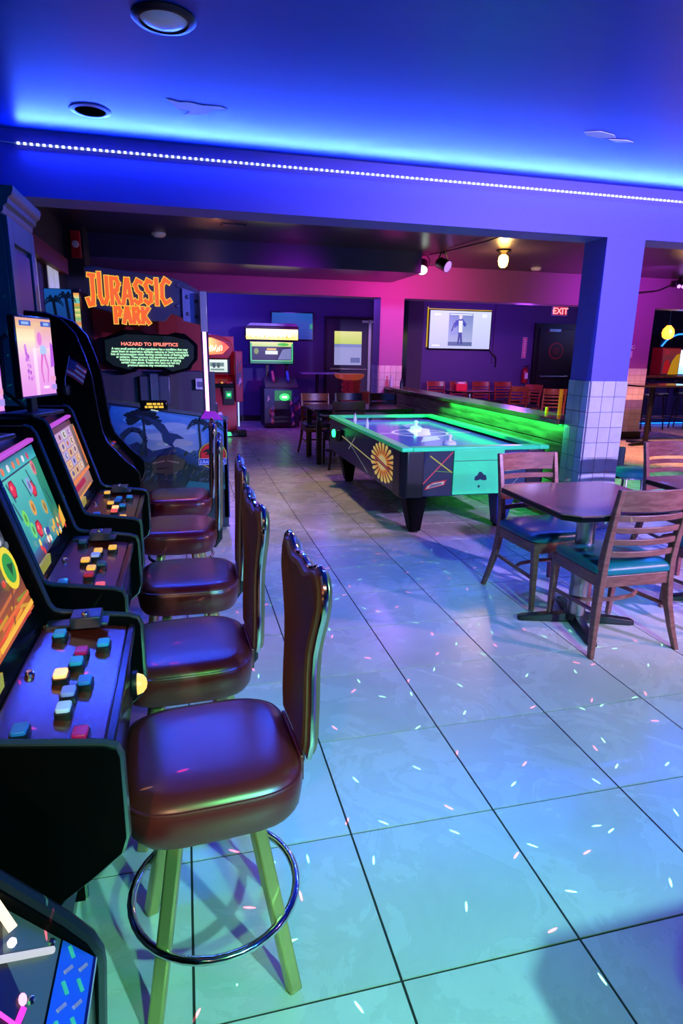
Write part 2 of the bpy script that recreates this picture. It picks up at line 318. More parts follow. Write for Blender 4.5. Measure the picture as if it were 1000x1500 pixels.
# half wall
hw = struct('wall_half', B().box(3.365, BY + .30, 0, 3.52, HY, 0.915), DARKW, 'low plank-faced half wall with a wooden cap')
zz = [0.0, 0.19, 0.375, 0.565, 0.74, 0.905]
for k in range(5):
    y = BY + .305
    cuts = [y, y + 1.9 + 0.3 * (k % 3), y + 3.7 + 0.25 * ((k + 1) % 3), HY - .005]
    for a, b in zip(cuts[:-1], cuts[1:]):
        B().box(3.340 - 0.003 * random.random(), a + .003, zz[k] + .005, 3.3645, b - .003, zz[k + 1] - .004).obj('plank', PLANKW, hw, 0.004)
B().box(3.27, BY + .302, 0.915, 3.60, HY - .002, 0.965).obj('cap', CAPW, hw, 0.008, label='reddish wooden counter cap')
gs = B(); gs.box(3.318, 5.02, 0.908, 3.336, 7.55, 0.9145); gs.obj('led_tape', G('green_led', 20, 255, 90, 9), hw, label='green light strip under the cap')
lamp('half_wall_green', 'AREA', (3.280, 6.25, 0.895), (0.02, 1.0, 0.14), 7, (3.32, 6.25, 0.0), 0.03, sy=2.5).rotation_euler = (0, math.radians(-40), 0)
# windows of the left wall
for k, (a, b) in enumerate(((5.95, 6.55), (7.0, 7.62))):
    wo = struct('window_%d' % (k + 1), B().box(-1.305, a, 1.10, -1.27, b, 2.36), DARKW, 'dark framed window in the left wall')
    for q in range(2):
        m = (a + b) / 2; y0, y1 = ((a + .04, m - .02), (m + .02, b - .04))[q]
        B().box(-1.272, y0, 1.15, -1.262, y1, 2.31).obj('pane', G('pale_daylight_pane', 205, 205, 215, 0.55), wo)
struct('trim_7', B().box(-1.30, 5.3, 2.30, -1.20, 7.85, 2.46), M('dark_red_valance', rgb(120, 30, 34), 0.6), 'dark red valance board over the left windows')

# ------------------------------------------------------------------ doors and wall fittings at the back
def glass_door(x0, x1, name, leafs):
    d = struct(name, B().box(x0, 13.73, 0, x1, 13.8, 2.26), BLACKM, 'black framed glazed double door')
    for (a, b) in leafs:
        lf = B().box(a, 13.69, 0.02, b, 13.735, 2.2).obj('door_leaf', M('dark_blue_door', rgb(34, 36, 58), 0.5), d)
        B().box(a + .17, 13.680, 1.23, b - .17, 13.692, 1.95).obj('pane', GLASS, lf)
        q = D((a + .17, 13.679, 1.23), (1, 0, 0), (0, 0, 1)); W = b - a - .34
        q.r(0, 0, W, .72, rgb(150, 150, 205)); q.r(0, .44, W, .72, rgb(190, 210, 90), rgb(230, 225, 140)); q.r(0, .38, W, .45, rgb(120, 130, 190)); q.r(W * .6, 0.05, W * .95, .16, rgb(90, 100, 160))
        q.obj('window_view', GLOW1, lf)
        B().cyl((a + .06, 13.63, 1.14), (b - .06, 13.63, 1.14), 0.022, 10).box(a + .06, 13.63, 1.115, a + .10, 13.69, 1.165).box(b - .10, 13.63, 1.115, b - .06, 13.69, 1.165).obj('push_bar', STEEL, lf)
    return d
dd = glass_door(3.03, 5.0, 'door_1', ((3.06, 4.02), (4.05, 4.98)))
B().box(4.00, 13.66, 0.05, 4.06, 13.69, 2.2).obj('astragal', STEEL, dd, label='steel strip between the door leaves')
B().box(3.85, 13.66, 2.14, 4.02, 13.69, 2.19).box(4.06, 13.66, 2.14, 4.24, 13.69, 2.19).obj('door_closer', STEEL, dd)
d2 = struct('door_2', B().box(8.15, 13.72, 0, 9.30, 13.8, 2.25), BLACKM, 'black exit door with a steel push bar')
lf = B().box(8.25, 13.68, 0.02, 9.2, 13.725, 2.16).obj('door_leaf', M('black_door_paint', rgb(20, 18, 24), 0.4), d2)
B().cyl((8.3, 13.62, 1.02), (9.05, 13.62, 1.02), 0.025, 10).box(8.3, 13.62, .99, 8.36, 13.68, 1.05).box(9.0, 13.62, .99, 9.06, 13.68, 1.05).obj('push_bar', STEEL, lf)
B().box(8.45, 13.60, 2.06, 8.75, 13.68, 2.12).cyl((8.7, 13.61, 2.09), (9.05, 13.61, 2.12), .012, 6).obj('door_closer', STEEL, lf)
q = D((8.72, 13.679, 1.62), (1, 0, 0), (0, 0, 1)); q.e(0, 0, .2, .2, rgb(120, 16, 24)); q.e(0, 0, .16, .16, rgb(24, 18, 24)); q.e(0, 0, .1, .1, rgb(80, 14, 20)); q.obj('round_sign', PRINT, lf)
ex = T('exit_sign', 'red illuminated exit sign above the black door', 'sign', (8.76, 13.8, 2.45)); ex.scale = (.82, 1, .82)
B().box(-.24, -.07, -.02, .24, 0, .25).obj('housing', WHITE, ex, 0.008)
q = D((-.22, -.0705, 0), (1, 0, 0), (0, 0, 1)); q.r(0, 0, .44, .23, rgb(170, 20, 40)); q.obj('face', GLOW1, ex)
text('lettering', 'EXIT', 0.24, G('exit_red', 255, 120, 130, 2.6), ex, (0, -.0715, .03), (1, 0, 0), (0, 0, 1), 'CENTER', bold=0.006)
q = D((-.24, -.072, 0), (1, 0, 0), (0, 0, 1)); q.p([(-.03, .12), (.03, .06), (.03, .18)], rgb(255, 110, 120)); q.obj('arrow', GLOW1, ex)

# ================================================================== CEILING FITTINGS
ls = T('led_strip', 'long dotted white light strip running along the lilac beam', 'light strip', (0, BY, 2.75))
B().box(-.96, -.006, -.007, 10.2, -.0005, .007).obj('tape', M('white_flex_tape', rgb(190, 190, 210), 0.4), ls)
lm = B().cb(0, 0, 0, .016, .008, .014).mesh('led', G('led_blue_white', 190, 205, 255, 2.6), False)
lamp('led_strip_light', 'AREA', (4.62, BY - .0155, 2.75), (0.03, 0.09, 1.0), 350, (4.62, BY - 1.0, 2.30), 11.1, sy=.014)
x = -.94; n = 0
while n < 296:
    mk('led', lm, ls, loc=(x, -.0105, 0)); x += 0.0372; n += 1
B().tube([(-1.28, -.01, .01), (-1.1, -.012, .004), (-.96, -.008, 0)], .004, 6).obj('feed_wire', WHITE, ls)
rl = T('recessed_light', 'round recessed ceiling light with frosted blue-lit lens', 'ceiling light', (-.016, 3.03, 2.83))
B().lathe([(.128, 0), (.130, -.006), (.118, -.016), (.098, -.018), (.094, -.004), (.094, 0)], 32).obj('trim_ring', M('dark_bronze_ring', rgb(42, 40, 46), 0.35, 0.6), rl)
B().lathe([(.001, -.026), (.04, -.025), (.075, -.019), (.094, -.008), (.094, -.002), (.001, -.001)], 32).obj('lens', M('frosted_lens', rgb(232, 230, 240), 0.25), rl)
rc = T('recessed_can', 'open dark recessed can light near the left end of the strip', 'ceiling light', (-.452, 4.21, 2.83))
B().lathe([(.112, 0), (.112, -.004), (.086, -.007), (.083, -.0005)], 32).obj('trim_ring', M('pale_can_ring', rgb(150, 156, 180), 0.3), rc)
B().lathe([(.084, -.002), (.05, -.0015), (.001, -.001)], 32).obj('dark_depth_disc', M('matt_black_depth', rgb(2, 2, 3), 1.0, spec=0.0), rc)  # flat black disc puts the shade of the open can into colour
def patch(name, pts, mat, lab):
    B().prism([(a, b) for a, b in pts], 'z', 2.8275, 2.8301).obj(name, mat, ceil1, label=lab)
PW = M('bare_white_plaster', rgb(250, 250, 250), 0.9)
patch('bare_patch', [(-.03, 3.90), (.04, 3.93), (.09, 3.915), (.16, 3.94), (.26, 3.93), (.30, 3.955), (.22, 3.99), (.20, 4.06), (.13, 4.09), (.07, 4.11), (.10, 4.05), (.03, 4.03), (.01, 3.97)], PW, 'white patch of bare plaster on the ceiling')
patch('bare_patch', [(2.40, 3.70), (2.48, 3.66), (2.60, 3.69), (2.64, 3.73), (2.55, 3.76), (2.45, 3.75)], PW, 'pale scrape on the ceiling at right')
patch('bare_patch', [(2.62, 3.77), (2.74, 3.75), (2.80, 3.77), (2.70, 3.80)], PW, 'small pale scrape beside the larger one')
sd = T('smoke_detector', 'small white smoke detector on the dark middle ceiling', 'smoke detector', (-.229, 8.55, 2.90))
B().lathe([(.085, 0), (.085, -.02), (.06, -.045), (.001, -.05)], 24).obj('body', M('detector_white', rgb(235, 232, 236), 0.4), sd)
B().ball((.03, 0, -.047), .006, 6, 4).obj('indicator', G('red_dot', 255, 40, 40, 1.0), sd)
vt = T('ceiling_vent', 'dark slotted vent on the ceiling behind the beam', 'vent', (.62, 7.7, 2.90))
B().box(-.14, -.07, -.012, .14, .07, 0).obj('frame', BLACKM, vt, .003)
for k in range(5): B().box(-.12, -.055 + k * .025, -.016, .12, -.045 + k * .025, -.011).obj('slat', M('vent_slat', rgb(70, 62, 66), 0.4), vt)
for nm, lx, lab in (('ceiling_vent', .62, 'yellow-lit vent under the magenta header, left one'), ('ceiling_vent', 2.0, 'dark vent under the magenta header, right one')):
    v2 = T(nm, lab, 'vent', (lx, HY + .62, 2.72))
    B().box(-.3, -.12, -.014, .3, .12, 0).obj('frame', BLACKM, v2, .003)
    for k in range(5): B().box(-.26, -.09 + k * .042, -.018, .26, -.07 + k * .042, -.013).obj('slat', M('vent_slat', rgb(70, 62, 66), 0.4), v2)
cl = T('ceiling_lamp', 'bare warm glowing bulb fixture on the middle ceiling', 'ceiling light', (4.30, 8.24, 2.90))
B().lathe([(.10, 0), (.10, -.02), (.05, -.035), (.03, -.06), (.03, -.075)], 24).obj('canopy', BLACKM, cl)
B().lathe([(.03, -.06), (.06, -.085), (.07, -.14), (.055, -.20), (.03, -.225), (.001, -.23)], 20).obj('bulb', G('warm_bulb', 255, 176, 70, 22), cl)
lamp('ceiling_lamp_light', 'POINT', (4.30, 8.24, 2.60), (1.0, 0.55, 0.18), 30, size=0.07)
for lx, ly, lab in ((5.644, 9.67, 'white round detector right of the warm bulb'), (7.0, 9.69, 'white round detector near the bar opening')):
    s2 = T('smoke_detector', lab, 'smoke detector', (lx, ly, 2.90))
    B().lathe([(.085, 0), (.085, -.02), (.06, -.045), (.001, -.05)], 24).obj('body', MATS['detector_white'], s2)
    B().ball((.03, 0, -.047), .006, 6, 4).obj('indicator', MATS['red_dot'], s2)
def par_can(loc, aim, lab, lens_mat):
    t = T('par_light', lab, 'stage light', loc)
    d = (Vector(aim) - Vector(loc)).normalized(); c = V(0, 0, -.16); a = c - d * .10; b = c + d * .09
    B().tube([a, a + d * .03, b - d * .02, b], [.05, .075, .085, .09], 18).obj('housing', BLACKM, t)
    B().tube([b + d * .001, b + d * .006], [.078, .074], 18).obj('lens', lens_mat, t)
    sdv = d.cross(V(0, 0, 1)).normalized()
    B().tube([c + sdv * .10, c + sdv * .105 + V(0, 0, .08), V(0, 0, 0.0) + sdv * .05, V(0, 0, 0) - sdv * .05, c - sdv * .105 + V(0, 0, .08), c - sdv * .10], .009, 6).obj('yoke', BLACKM, t)
    B().lathe([(.05, 0), (.05, -.02), (.001, -.02)], 12).obj('base', BLACKM, t)
    return t
par_can((3.42, 9.0, 2.90), (2.5, 7.0, 0.9), 'black stage light with bright white lens at the soffit corner', G('white_lens', 225, 255, 235, 4))
par_can((3.62, 8.72, 2.90), (4.4, 7.6, 2.3), 'black stage light with violet lens, right of its twin', G('violet_lens', 170, 120, 235, 1.6))
lamp('par_magenta', 'SPOT', (3.55, 8.6, 2.58), (1.0, 0.005, 0.42), 130, (3.5, HY, 2.45), 0.05, 120, 0.9)
lamp('par_magenta_column', 'SPOT', (3.1, 8.3, 2.5), (1.0, 0.01, 0.60), 60, (3.3, HY, 1.9), 0.05, 60, 0.9)
lamp('magenta_fill_left', 'SPOT', (1.6, 8.2, 2.3), (0.8, 0.01, 0.7), 45, (1.3, HY, 2.48), 0.05, 110, 0.9)  # added fill for the left header, no fixture
lamp('par_violet_right', 'SPOT', (7.4, 8.4, 2.6), (0.62, 0.06, 0.85), 150, (7.6, HY, 2.3), 0.05, 120, 0.9)
tag(B().tube([(3.48, 8.9, 2.885), (3.6, 8.3, 2.88), (3.68, 7.6, 2.87), (3.74, 7.0, 2.885), (3.8, 6.2, 2.885)], .008, 6).obj('cable', BLACKM), 'black cable clipped along the middle ceiling', 'cable')
uv = T('uv_bar_light', 'violet glowing bar light by the bar opening', 'stage light', (8.75, 9.9, 2.90))
B().box(-.22, -.06, -.16, .26, .06, -.06).obj('housing', BLACKM, uv, .008)
B().box(-.12, -.01, -.06, -.08, .01, 0).box(.14, -.01, -.06, .18, .01, 0).obj('bracket', BLACKM, uv)
for k in range(5): B().cyl((-.16 + k * .09, -.055, -.15), (-.16 + k * .09, -.075, -.165), .03, 10).obj('lens', G('uv_lens', 200, 120, 255, 3.5), uv)
tag(B().tube([(7.05, 9.7, 2.86), (7.3, 9.7, 2.68), (7.7, 9.75, 2.60), (8.2, 9.85, 2.66), (8.53, 9.9, 2.78)], .010, 6).obj('cable', BLACKM), 'black cable sagging to the violet bar light', 'cable')
fa = T('fire_alarm', 'red fire alarm strobe high on the dark wall end', 'alarm', (-1.16, 8.3, 2.68))
B().box(-.055, -.05, -.15, .055, 0, .15).obj('housing', M('alarm_red', rgb(190, 20, 36), 0.35), fa, .01)
B().lathe([(.04, 0), (.036, .03), (.001, .04)], 14).obj('strobe_lens', WHITE, fa).rotation_euler = (PI / 2, 0, 0)
fa.children[-1].location = (0, -.05, 0)

# ================================================================== SLOT MACHINES
SL = [(-.62, 0), (-.62, 1.265), (-.345, 1.265), (-.322, 1.258), (-.310, 1.240), (-.215, .905), (-.203, .888), (-.185, .881), (-.025, .858), (-.006, .850), (0, .832), (0, .665), (-.010, .634), (-.060, .592), (-.115, .551), (-.17, .47), (-.20, .38), (-.20, 0)]
def slot_machine(loc, label, wid, art, deck_on, caps):
    t = T('slot_machine', label, 'slot machine', loc, 0, 'slot machines on the left')
    th = .028
    pm = B().prism(SL, 'y', -th / 2, th / 2)
    for sy in (-1, 1):
        y = sy * (wid / 2 - th / 2)
        pn = pm.obj('side_panel', BLACK, t, loc=(0, y, 0))
        B().tube([(a, 0, b) for a, b in SL[2:18]], .0085, 6).obj('edge_trim', TRIMM, pn, label='shiny metal edge trim')
    iw = wid / 2 - th - .001
    body = [(-.615, .0), (-.615, 1.245), (-.36, 1.245), (-.33, 1.21), (-.245, .90), (-.225, .862), (-.03, .834), (-.022, .82), (-.022, .67), (-.03, .645), (-.08, .60), (-.135, .56), (-.19, .47), (-.22, .38), (-.22, 0)]
    B().prism(body, 'y', -iw, iw).obj('cabinet', BLACKG, t)
    # button deck
    ux = V(.195, 0, -.028).normalized(); o = V(-.222, -iw, .864)
    B().prism([(-.220, .8625), (-.032, .8355), (-.032, .8395), (-.220, .8665)], 'y', -iw + .012, iw - .012).obj('button_deck', DECK, t)
    B().box(-.030, -iw, .826, -.010, iw, .842).obj('front_rail', M('dark_rail', rgb(60, 40, 44), 0.2, 0.6), t, .004)
    slots = [(-.171, .159), (-.071, .119), (-.112, .075), (-.115, .026), (-.137, -.030), (-.087, -.055), (-.111, -.100), (-.110, -.158), (-.169, -.231 if wid > .56 else -.22), (-.069, -.24 if wid > .56 else -.225)]
    for (bx, by), cc in zip(slots, caps):
        bz = .8665 - (bx + .220) / .188 * .027
        b = B().prism(rrect(0, 0, .032, .040, .007, 2), 'z', -.001, .013).obj('button', BLACKM, t, loc=(bx, by, bz))
        B().prism(rrect(0, 0, .026, .033, .005, 2), 'z', .013, .022).obj('button_cap', cc, b, .002)
    B().lathe([(.010, 0), (.010, .008), (.006, .012), (.001, .012)], 12).obj('key_lock', CHROME, t, loc=(-.200, -.013, .8635))
    br = B().box(-.215, iw - .05, .862, -.07, iw - .006, .872).box(-.155, iw - .065, .865, -.085, iw - .006, .895).obj('hinge_bracket', M('dark_steel', rgb(70, 78, 92), 0.3, 0.8), t, .003)
    B().ball((-.12, iw - .05, .897), .010, 8, 5).obj('hinge_pin', CHROME, br)
    # screen
    u = V(0, 1, 0); v = V(-.085, 0, .31).normalized(); o = V(-.2455, -iw + .02, .915); o = o + V(.006, 0, .002)
    d = D(o, u, v); art(d, 2 * iw - .04, .30); d.obj('screen', GLOW1, t)
    B().box(-.335, -iw, 1.214, -.314, iw, 1.226).obj('light_bar', G('magenta_bar', 200, 80, 215, .9), t, .003)
    B().box(-.24, -iw + .02, .888, -.226, -iw + .17, .918).obj('sticker_holder', M('sticker_yellow', rgb(226, 196, 50), 0.4, emit=rgb(226, 190, 50), es=.25), t)
    if deck_on:
        k = B().lathe([(.024, 0), (.024, .008), (.020, .018), (.011, .025), (.001, .027)], 18).obj('service_lamp', G('lamp_yellow', 255, 214, 110, 1.3), t, loc=(0, .04, .79), label='round yellow lit lamp on the front edge')
        k.rotation_euler = (0, PI / 2, 0)
        B().lathe([(.031, -.004), (.031, .006), (.026, .006), (.026, -.004)], 18).obj('bezel', BLACKM, k)
    B().box(-.21, -iw + .05, .12, -.198, iw - .05, .36).obj('lower_door', BLACKM, t, .004)
    return t
C = rgb
def art_a(d, W, H):
    d.r(0, 0, W, H, C(30, 34, 40), C(70, 74, 84)); d.r(0, 0, W, H * .34, C(190, 90, 40), C(90, 60, 50)); random.seed(3)
    for k in range(14): d.l([(random.random() * W, random.random() * H * .3), (random.random() * W, random.random() * H * .35)], .008, C(random.choice((230, 200, 120)), random.choice((150, 110, 60)), 50))
    for k in range(40): d.e(random.random() * W, H * (.35 + .6 * random.random()), .012, .009, C(*random.choice(((220, 60, 50), (200, 200, 210), (90, 100, 110), (150, 160, 60)))), 8)
    d.e(W * .86, H * .42, .05, .05, C(240, 220, 40)); d.e(W * .86, H * .42, .035, .035, C(50, 160, 60)); d.p([(W * .86, H * .35), (W * .92, H * .43), (W * .84, H * .46)], C(20, 80, 30))
    d.r(W * .4, H * .05, W * .96, H * .09, C(250, 190, 60)); d.r(W * .5, H * .14, W * .96, H * .17, C(230, 110, 50))
def art_b(d, W, H):
    d.r(0, 0, W, H, C(30, 130, 150), C(90, 205, 190)); d.r(0, H * .86, W, H, C(60, 190, 190), C(20, 110, 140)); d.r(0, H * .845, W, H * .862, C(20, 60, 80))
    d.r(W * .80, 0, W, H * .85, C(30, 110, 90), C(40, 150, 110)); random.seed(5)
    for (a, b, c) in ((.22, .73, (226, 40, 60)), (.62, .60, (232, 50, 56)), (.40, .24, (232, 48, 60))):
        d.e(W * a, H * b, .034, .030, C(150, 20, 40), 6); d.e(W * a, H * b, .026, .023, C(*c), 6); d.e(W * a - .006, H * b + .006, .009, .008, C(255, 130, 130), 6)
    for (a, b, c) in ((.45, .45, (230, 160, 60)), (.70, .36, (196, 160, 60)), (.22, .43, (120, 220, 90)), (.80, .78, (220, 120, 120)), (.27, .28, (110, 220, 120)), (.55, .66, (150, 160, 220))):
        d.e(W * a, H * b, .022, .026, C(*c), 10); d.e(W * a, H * b, .010, .014, C(*(min(255, int(x * .7)) for x in c)), 8)
    for (a, b) in ((.1, .62), (.45, .74), (.12, .8), (.85, .5), (.6, .8)): d.l([(W * a, H * b), (W * a + .02, H * b - .05)], .010, C(30, 80, 100))
    d.r(0, 0, W * .5, H * .12, C(60, 30, 60), C(70, 110, 160))
    for k in range(30): d.e(W * (.25 + .75 * random.random()), H * .16 * random.random() + H * .02, .011, .012, C(*random.choice(((240, 180, 50), (226, 60, 50), (250, 220, 120), (60, 60, 150), (230, 230, 230), (40, 170, 80)))), 7)
    for k in range(6): d.e(W * (.12 + .12 * k), H * .93, .014, .012, C(*random.choice(((230, 120, 60), (220, 220, 230), (200, 60, 70)))), 8)
    d.p([(W * .86, H * .02), (W, H * .05), (W, H * .26), (W * .92, H * .2)], C(236, 180, 50))
def art_c(d, W, H):
    d.r(0, 0, W, H, C(150, 110, 90), C(170, 130, 190)); d.r(0, H * .93, W, H, C(90, 50, 40)); random.seed(9)
    for i in range(5):
        for j in range(5):
            x0, y0 = W * (i / 5), H * (.28 + .13 * j); c = random.choice(((216, 190, 160), (180, 170, 210), (190, 205, 195), (220, 180, 120), (200, 160, 200)))
            d.r(x0 + .004, y0 + .003, x0 + W / 5 - .004, y0 + H * .13 - .003, C(*c)); d.e(x0 + W / 10, y0 + H * .065, .022, .012, C(*random.choice(((120, 80, 60), (90, 90, 150), (60, 120, 110), (200, 120, 40)))), 8)
            d.e(x0 + W / 10 + .01, y0 + H * .065, .010, .007, C(*random.choice(((230, 220, 200), (170, 60, 60), (80, 60, 110)))), 6)
    d.r(W * .80, H * .22, W, H * .93, C(90, 70, 40), C(120, 100, 60)); d.r(0, H * .22, W, H * .27, C(236, 130, 40)); d.r(W * .0, H * .12, W * .6, H * .20, C(170, 30, 50)); d.r(0, H * .02, W * .8, H * .05, C(220, 150, 60)); d.r(0, H * .07, W * .8, H * .09, C(160, 90, 60)); d.r(W * .94, H * .3, W, H * .9, C(226, 120, 50))
def cap(r, g, b, e=0.0): return M('button_%d_%d_%d' % (r, g, b), rgb(r, g, b), 0.3, var=.05, emit=rgb(r, g, b) if e else None, es=e)
cyn, blu, red, mag, org, lav, gld = cap(40, 150, 190, .12), cap(40, 110, 190, .10), cap(200, 40, 50, .3), cap(170, 16, 80, .25), cap(255, 170, 100, 1.6), cap(150, 150, 220, .05), cap(240, 170, 60, .8)
whl, hot, dgr = cap(210, 210, 235, .1), cap(250, 90, 80, .7), cap(60, 90, 90, 0)
slot_machine((-.14, 1.29, 0), 'nearest full slot machine, blue-lit button deck and yellow lamp on its edge', .58, art_a, True, [cyn, cyn, mag, cyn, org, blu, lav, whl, blu, mag])
slot_machine((-.195, 2.035, 0), 'second slot machine with red gems on a turquoise screen', .57, art_b, False, [dgr, gld, gld, whl, gld, dgr, gld, red, blu, hot])
slot_machine((-.20, 2.81, 0), 'third slot machine with beige and violet tiled screen', .57, art_c, False, [gld, cyn, cyn, blu, gld, cyn, org, hot, blu, gld])

# partly visible machine in the near left corner
near = T('coin_machine', 'low machine with tread-plate strip cut off by the bottom left corner', 'arcade machine', (0, 0, 0))
NP = [(-.62, 0), (-.62, 1.10), (-.46, 1.07), (-.268, .850), (-.194, .766), (-.166, .728), (-.157, .704), (-.156, .68), (-.164, .56), (-.17, .3), (-.18, 0)]
for a, b in ((.735, .765), (.10, .13)):
    pn = B().prism(NP, 'y', a, b).obj('side_panel', BLACK, near)
    B().tube([(p[0], (a + b) / 2, p[1]) for p in NP[1:]], .011, 8).obj('edge_trim', M('black_tmould', rgb(24, 28, 40), .3), pn)
def pz(x): return .758 - 1.08 * (x + .205)
B().prism([(-.60, .02), (-.60, 1.02), (-.46, pz(-.46)), (-.159, pz(-.159)), (-.160, .66), (-.18, .3), (-.19, .02)], 'y', .131, .734).obj('cabinet', BLACKG, near)
q = D((-.197, .131, pz(-.197) + .0004), (0, 1, 0), (-.6794, 0, .7338))
q.r(0, 0, .603, .33, C(88, 84, 92)); q.p([(0, .028), (.50, .028), (.545, .075), (.60, .095), (.60, .30), (0, .30)], C(10, 11, 18)); q.p([(0, .05), (.46, .05), (.47, .062), (0, .062)], C(60, 56, 60)); q.obj('glass_panel', PRINT, near)
B().tube([(-.201, .708, .763), (-.250, .658, .818), (-.33, .58, .905)], .0045, 8).obj('light_rod', G('white_rod', 215, 220, 230, .9), near)
B().tube([(-.275, .735, .845), (-.243, .706, .810)], .006, 8).obj('lamp_tube', G('warm_rod', 250, 230, 200, 1.5), near)
B().ball((-.241, .690, .806), .006, 8, 5).obj('lamp', G('white_dot', 230, 230, 255, 2), near)
q = D((-.22, .55, pz(-.22) + .003), (0, 1, 0), (-.6794, 0, .7338)); q.l([(.03, -.012), (.05, .0), (.075, -.004)], .008, C(226, 40, 190)); q.l([(.055, .0), (.06, .03)], .006, C(226, 60, 200)); q.e(.085, .0, .008, .006, C(255, 160, 220), 10); q.p([(.10, .05), (.13, .06), (.12, .075)], C(240, 170, 70)); q.obj('reel_glow', GLOW2, near)
for sx, sy in ((-.212, .64), (-.205, .722), (-.212, .50), (-.212, .36), (-.212, .22)): B().ball((sx, sy, pz(sx) + .002), .0055, 8, 4).obj('screw', CHROME, near)
tp = B().prism([(-.194, pz(-.194) + .0005), (-.158, pz(-.158) + .0005), (-.1575, pz(-.158) + .003), (-.194, pz(-.194) + .003)], 'y', .14, .733).obj('tread_plate', M('blue_tread_plate', rgb(36, 96, 220), .3, .35), near, label='blue metallic tread-plate strip')
sv = V(.6794, 0, -.7338); nn = V(.7338, 0, .6794)
for i in range(24):
    for j in range(2):
        c = V(-.194, 0, pz(-.194) + .003) + sv * (.016 + .022 * j) + V(0, .722 - i * .025 - .012 * j, 0) + nn * .001
        g = 1 if (i + j) % 2 else -1; d = (V(0, 1, 0) * .8 + sv * g * .6).normalized()
        B().bar(c - d * .008, c + d * .008, .0045, .003, up=nn).obj('lug', M('pink_glint_lug', rgb(220, 170, 215), .2, .5) if (i + j) % 2 else M('mint_glint_lug', rgb(110, 235, 200), .2, .5), tp)  # pink and mint reflections put into the lug colours
B().tube([(-.1575, .14, pz(-.158)), (-.1575, .733, pz(-.158))], .004, 6).obj('edge_rod', CHROME, near)

# screens standing on the slot machines
def monitor(loc, rz, label, wid, hei):
    t = T('monitor', label, 'monitor', loc, rz, 'slim monitors on top of the slot machines')
    B().box(-.028, -wid / 2, .07, 0, wid / 2, .07 + hei).obj('bezel', BLACKG, t, .004)
    d = D((.0006, -wid / 2 + .006, .078), (0, 1, 0), (0, 0, 1)); W, H = wid - .012, hei - .016
    d.r(0, 0, W, H * .5, C(236, 150, 236), C(246, 190, 240)); d.r(0, H * .5, W, H * .72, C(246, 190, 240), C(255, 240, 200)); d.r(0, H * .72, W, H * .86, C(255, 246, 200), C(250, 222, 170)); d.r(0, H * .86, W, H, C(248, 206, 150), C(230, 170, 140))
    d.p([(W * .5, H * .62), (W, H * .62), (W, H * .95), (W * .5, H * .95)], [C(246, 190, 235), C(246, 190, 235), C(236, 180, 130), C(240, 200, 140)])
    d.r(W * .40, 0, W * .50, H * .62, C(250, 200, 245), C(255, 236, 250))
    for k in range(26):
        a = random.random(); d.e(W * (.16 + .20 * a * (k % 3) / 3 + .05 * a), H * (.22 + .42 * (1 - a)), W * .030, H * .030, C(*random.choice(((206, 110, 226), (190, 90, 216), (226, 150, 236)))), 7)
    d.e(W * .58, H * .74, W * .07, H * .09, C(232, 130, 216), 12); d.e(W * .66, H * .58, W * .10, H * .08, C(180, 206, 246), 12)
    d.l([(W * .62, H * .54), (W * .56, H * .34), (W * .60, H * .16)], .014, C(228, 110, 206), .008); d.l([(W * .68, H * .54), (W * .76, H * .34), (W * .72, H * .16)], .014, C(228, 120, 210), .008); d.e(W * .66, H * .10, W * .10, H * .02, C(255, 225, 250), 12)
    d.p([(W * .84, H * .36), (W * .96, H * .38), (W * .95, H * .66), (W * .88, H * .70)], C(186, 90, 226)); d.r(W * .82, H * .06, W * .97, H * .13, C(170, 150, 235)); d.r(W * .80, H * .18, W * .96, H * .24, C(240, 160, 200))
    d.r(W * .04, H * .90, W * .36, H * .965, C(50, 90, 190)); d.r(W * .64, H * .90, W * .94, H * .965, C(50, 90, 190)); d.r(W * .10, H * .915, W * .30, H * .95, C(150, 190, 235)); d.r(W * .72, H * .915, W * .88, H * .95, C(150, 190, 235))
    d.obj('screen', GLOW1, t)
    B().box(-.001, -wid / 2 + .004, .071, .002, wid / 2 - .004, .077).obj('lower_trim', M('purple_trim', rgb(150, 50, 150), .25, .5), t)
    B().box(-.05, -.02, 0, -.028, .02, .22).obj('neck', BLACKM, t, .003)
    B().box(-.11, -.11, 0, .03, .11, .014).obj('foot', BLACKM, t, .004)
    B().tube([(-.03, -wid / 2 - .004, .30), (-.05, -wid / 2 - .012, .28), (-.06, -wid / 2 - .012, .10), (-.05, -.03, .03)], .008, 6).obj('cable', RUBBER, t)
    return t
monitor((-.545, 2.643, 1.267), math.radians(-19.5), 'pink lit monitor on the third slot machine by the teal panel', .24, .30)
monitor((-.55, 1.887, 1.267), math.radians(-19.5), 'pink lit monitor cut off by the left edge of the picture', .24, .28)

# teal panelled cabinet
tc = T('wall_cabinet', 'tall teal panelled wooden cabinet with stepped cornice', 'cabinet', (0, 0, 0))
B().box(-1.30, 4.02, 0, -.93, 4.66, 2.22).obj('body', TEALW, tc, .004)
fm = B(); fm.box(-.93, 4.02, .02, -.905, 4.13, 2.22).box(-.93, 4.55, .02, -.905, 4.66, 2.22).box(-.93, 4.13, 2.09, -.905, 4.55, 2.22).box(-.93, 4.13, .02, -.905, 4.55, .14); fm.obj('door_frame', TEALW, tc, .004)
B().prism([(4.16, .17), (4.52, .17), (4.52, 2.06), (4.16, 2.06)], 'x', -.93, -.914).obj('raised_panel', M('dusty_teal_panel', rgb(70, 66, 96), .45), tc, .006)
pf = [(-1.3, 2.22), (-.925, 2.22), (-.91, 2.235), (-.905, 2.26), (-.885, 2.275), (-.88, 2.30), (-.86, 2.315), (-.85, 2.345), (-.85, 2.36), (-1.3, 2.36)]
B().prism(pf, 'y', 3.97, 4.67).obj('cornice', TEALW, tc, label='stepped cornice moulding')

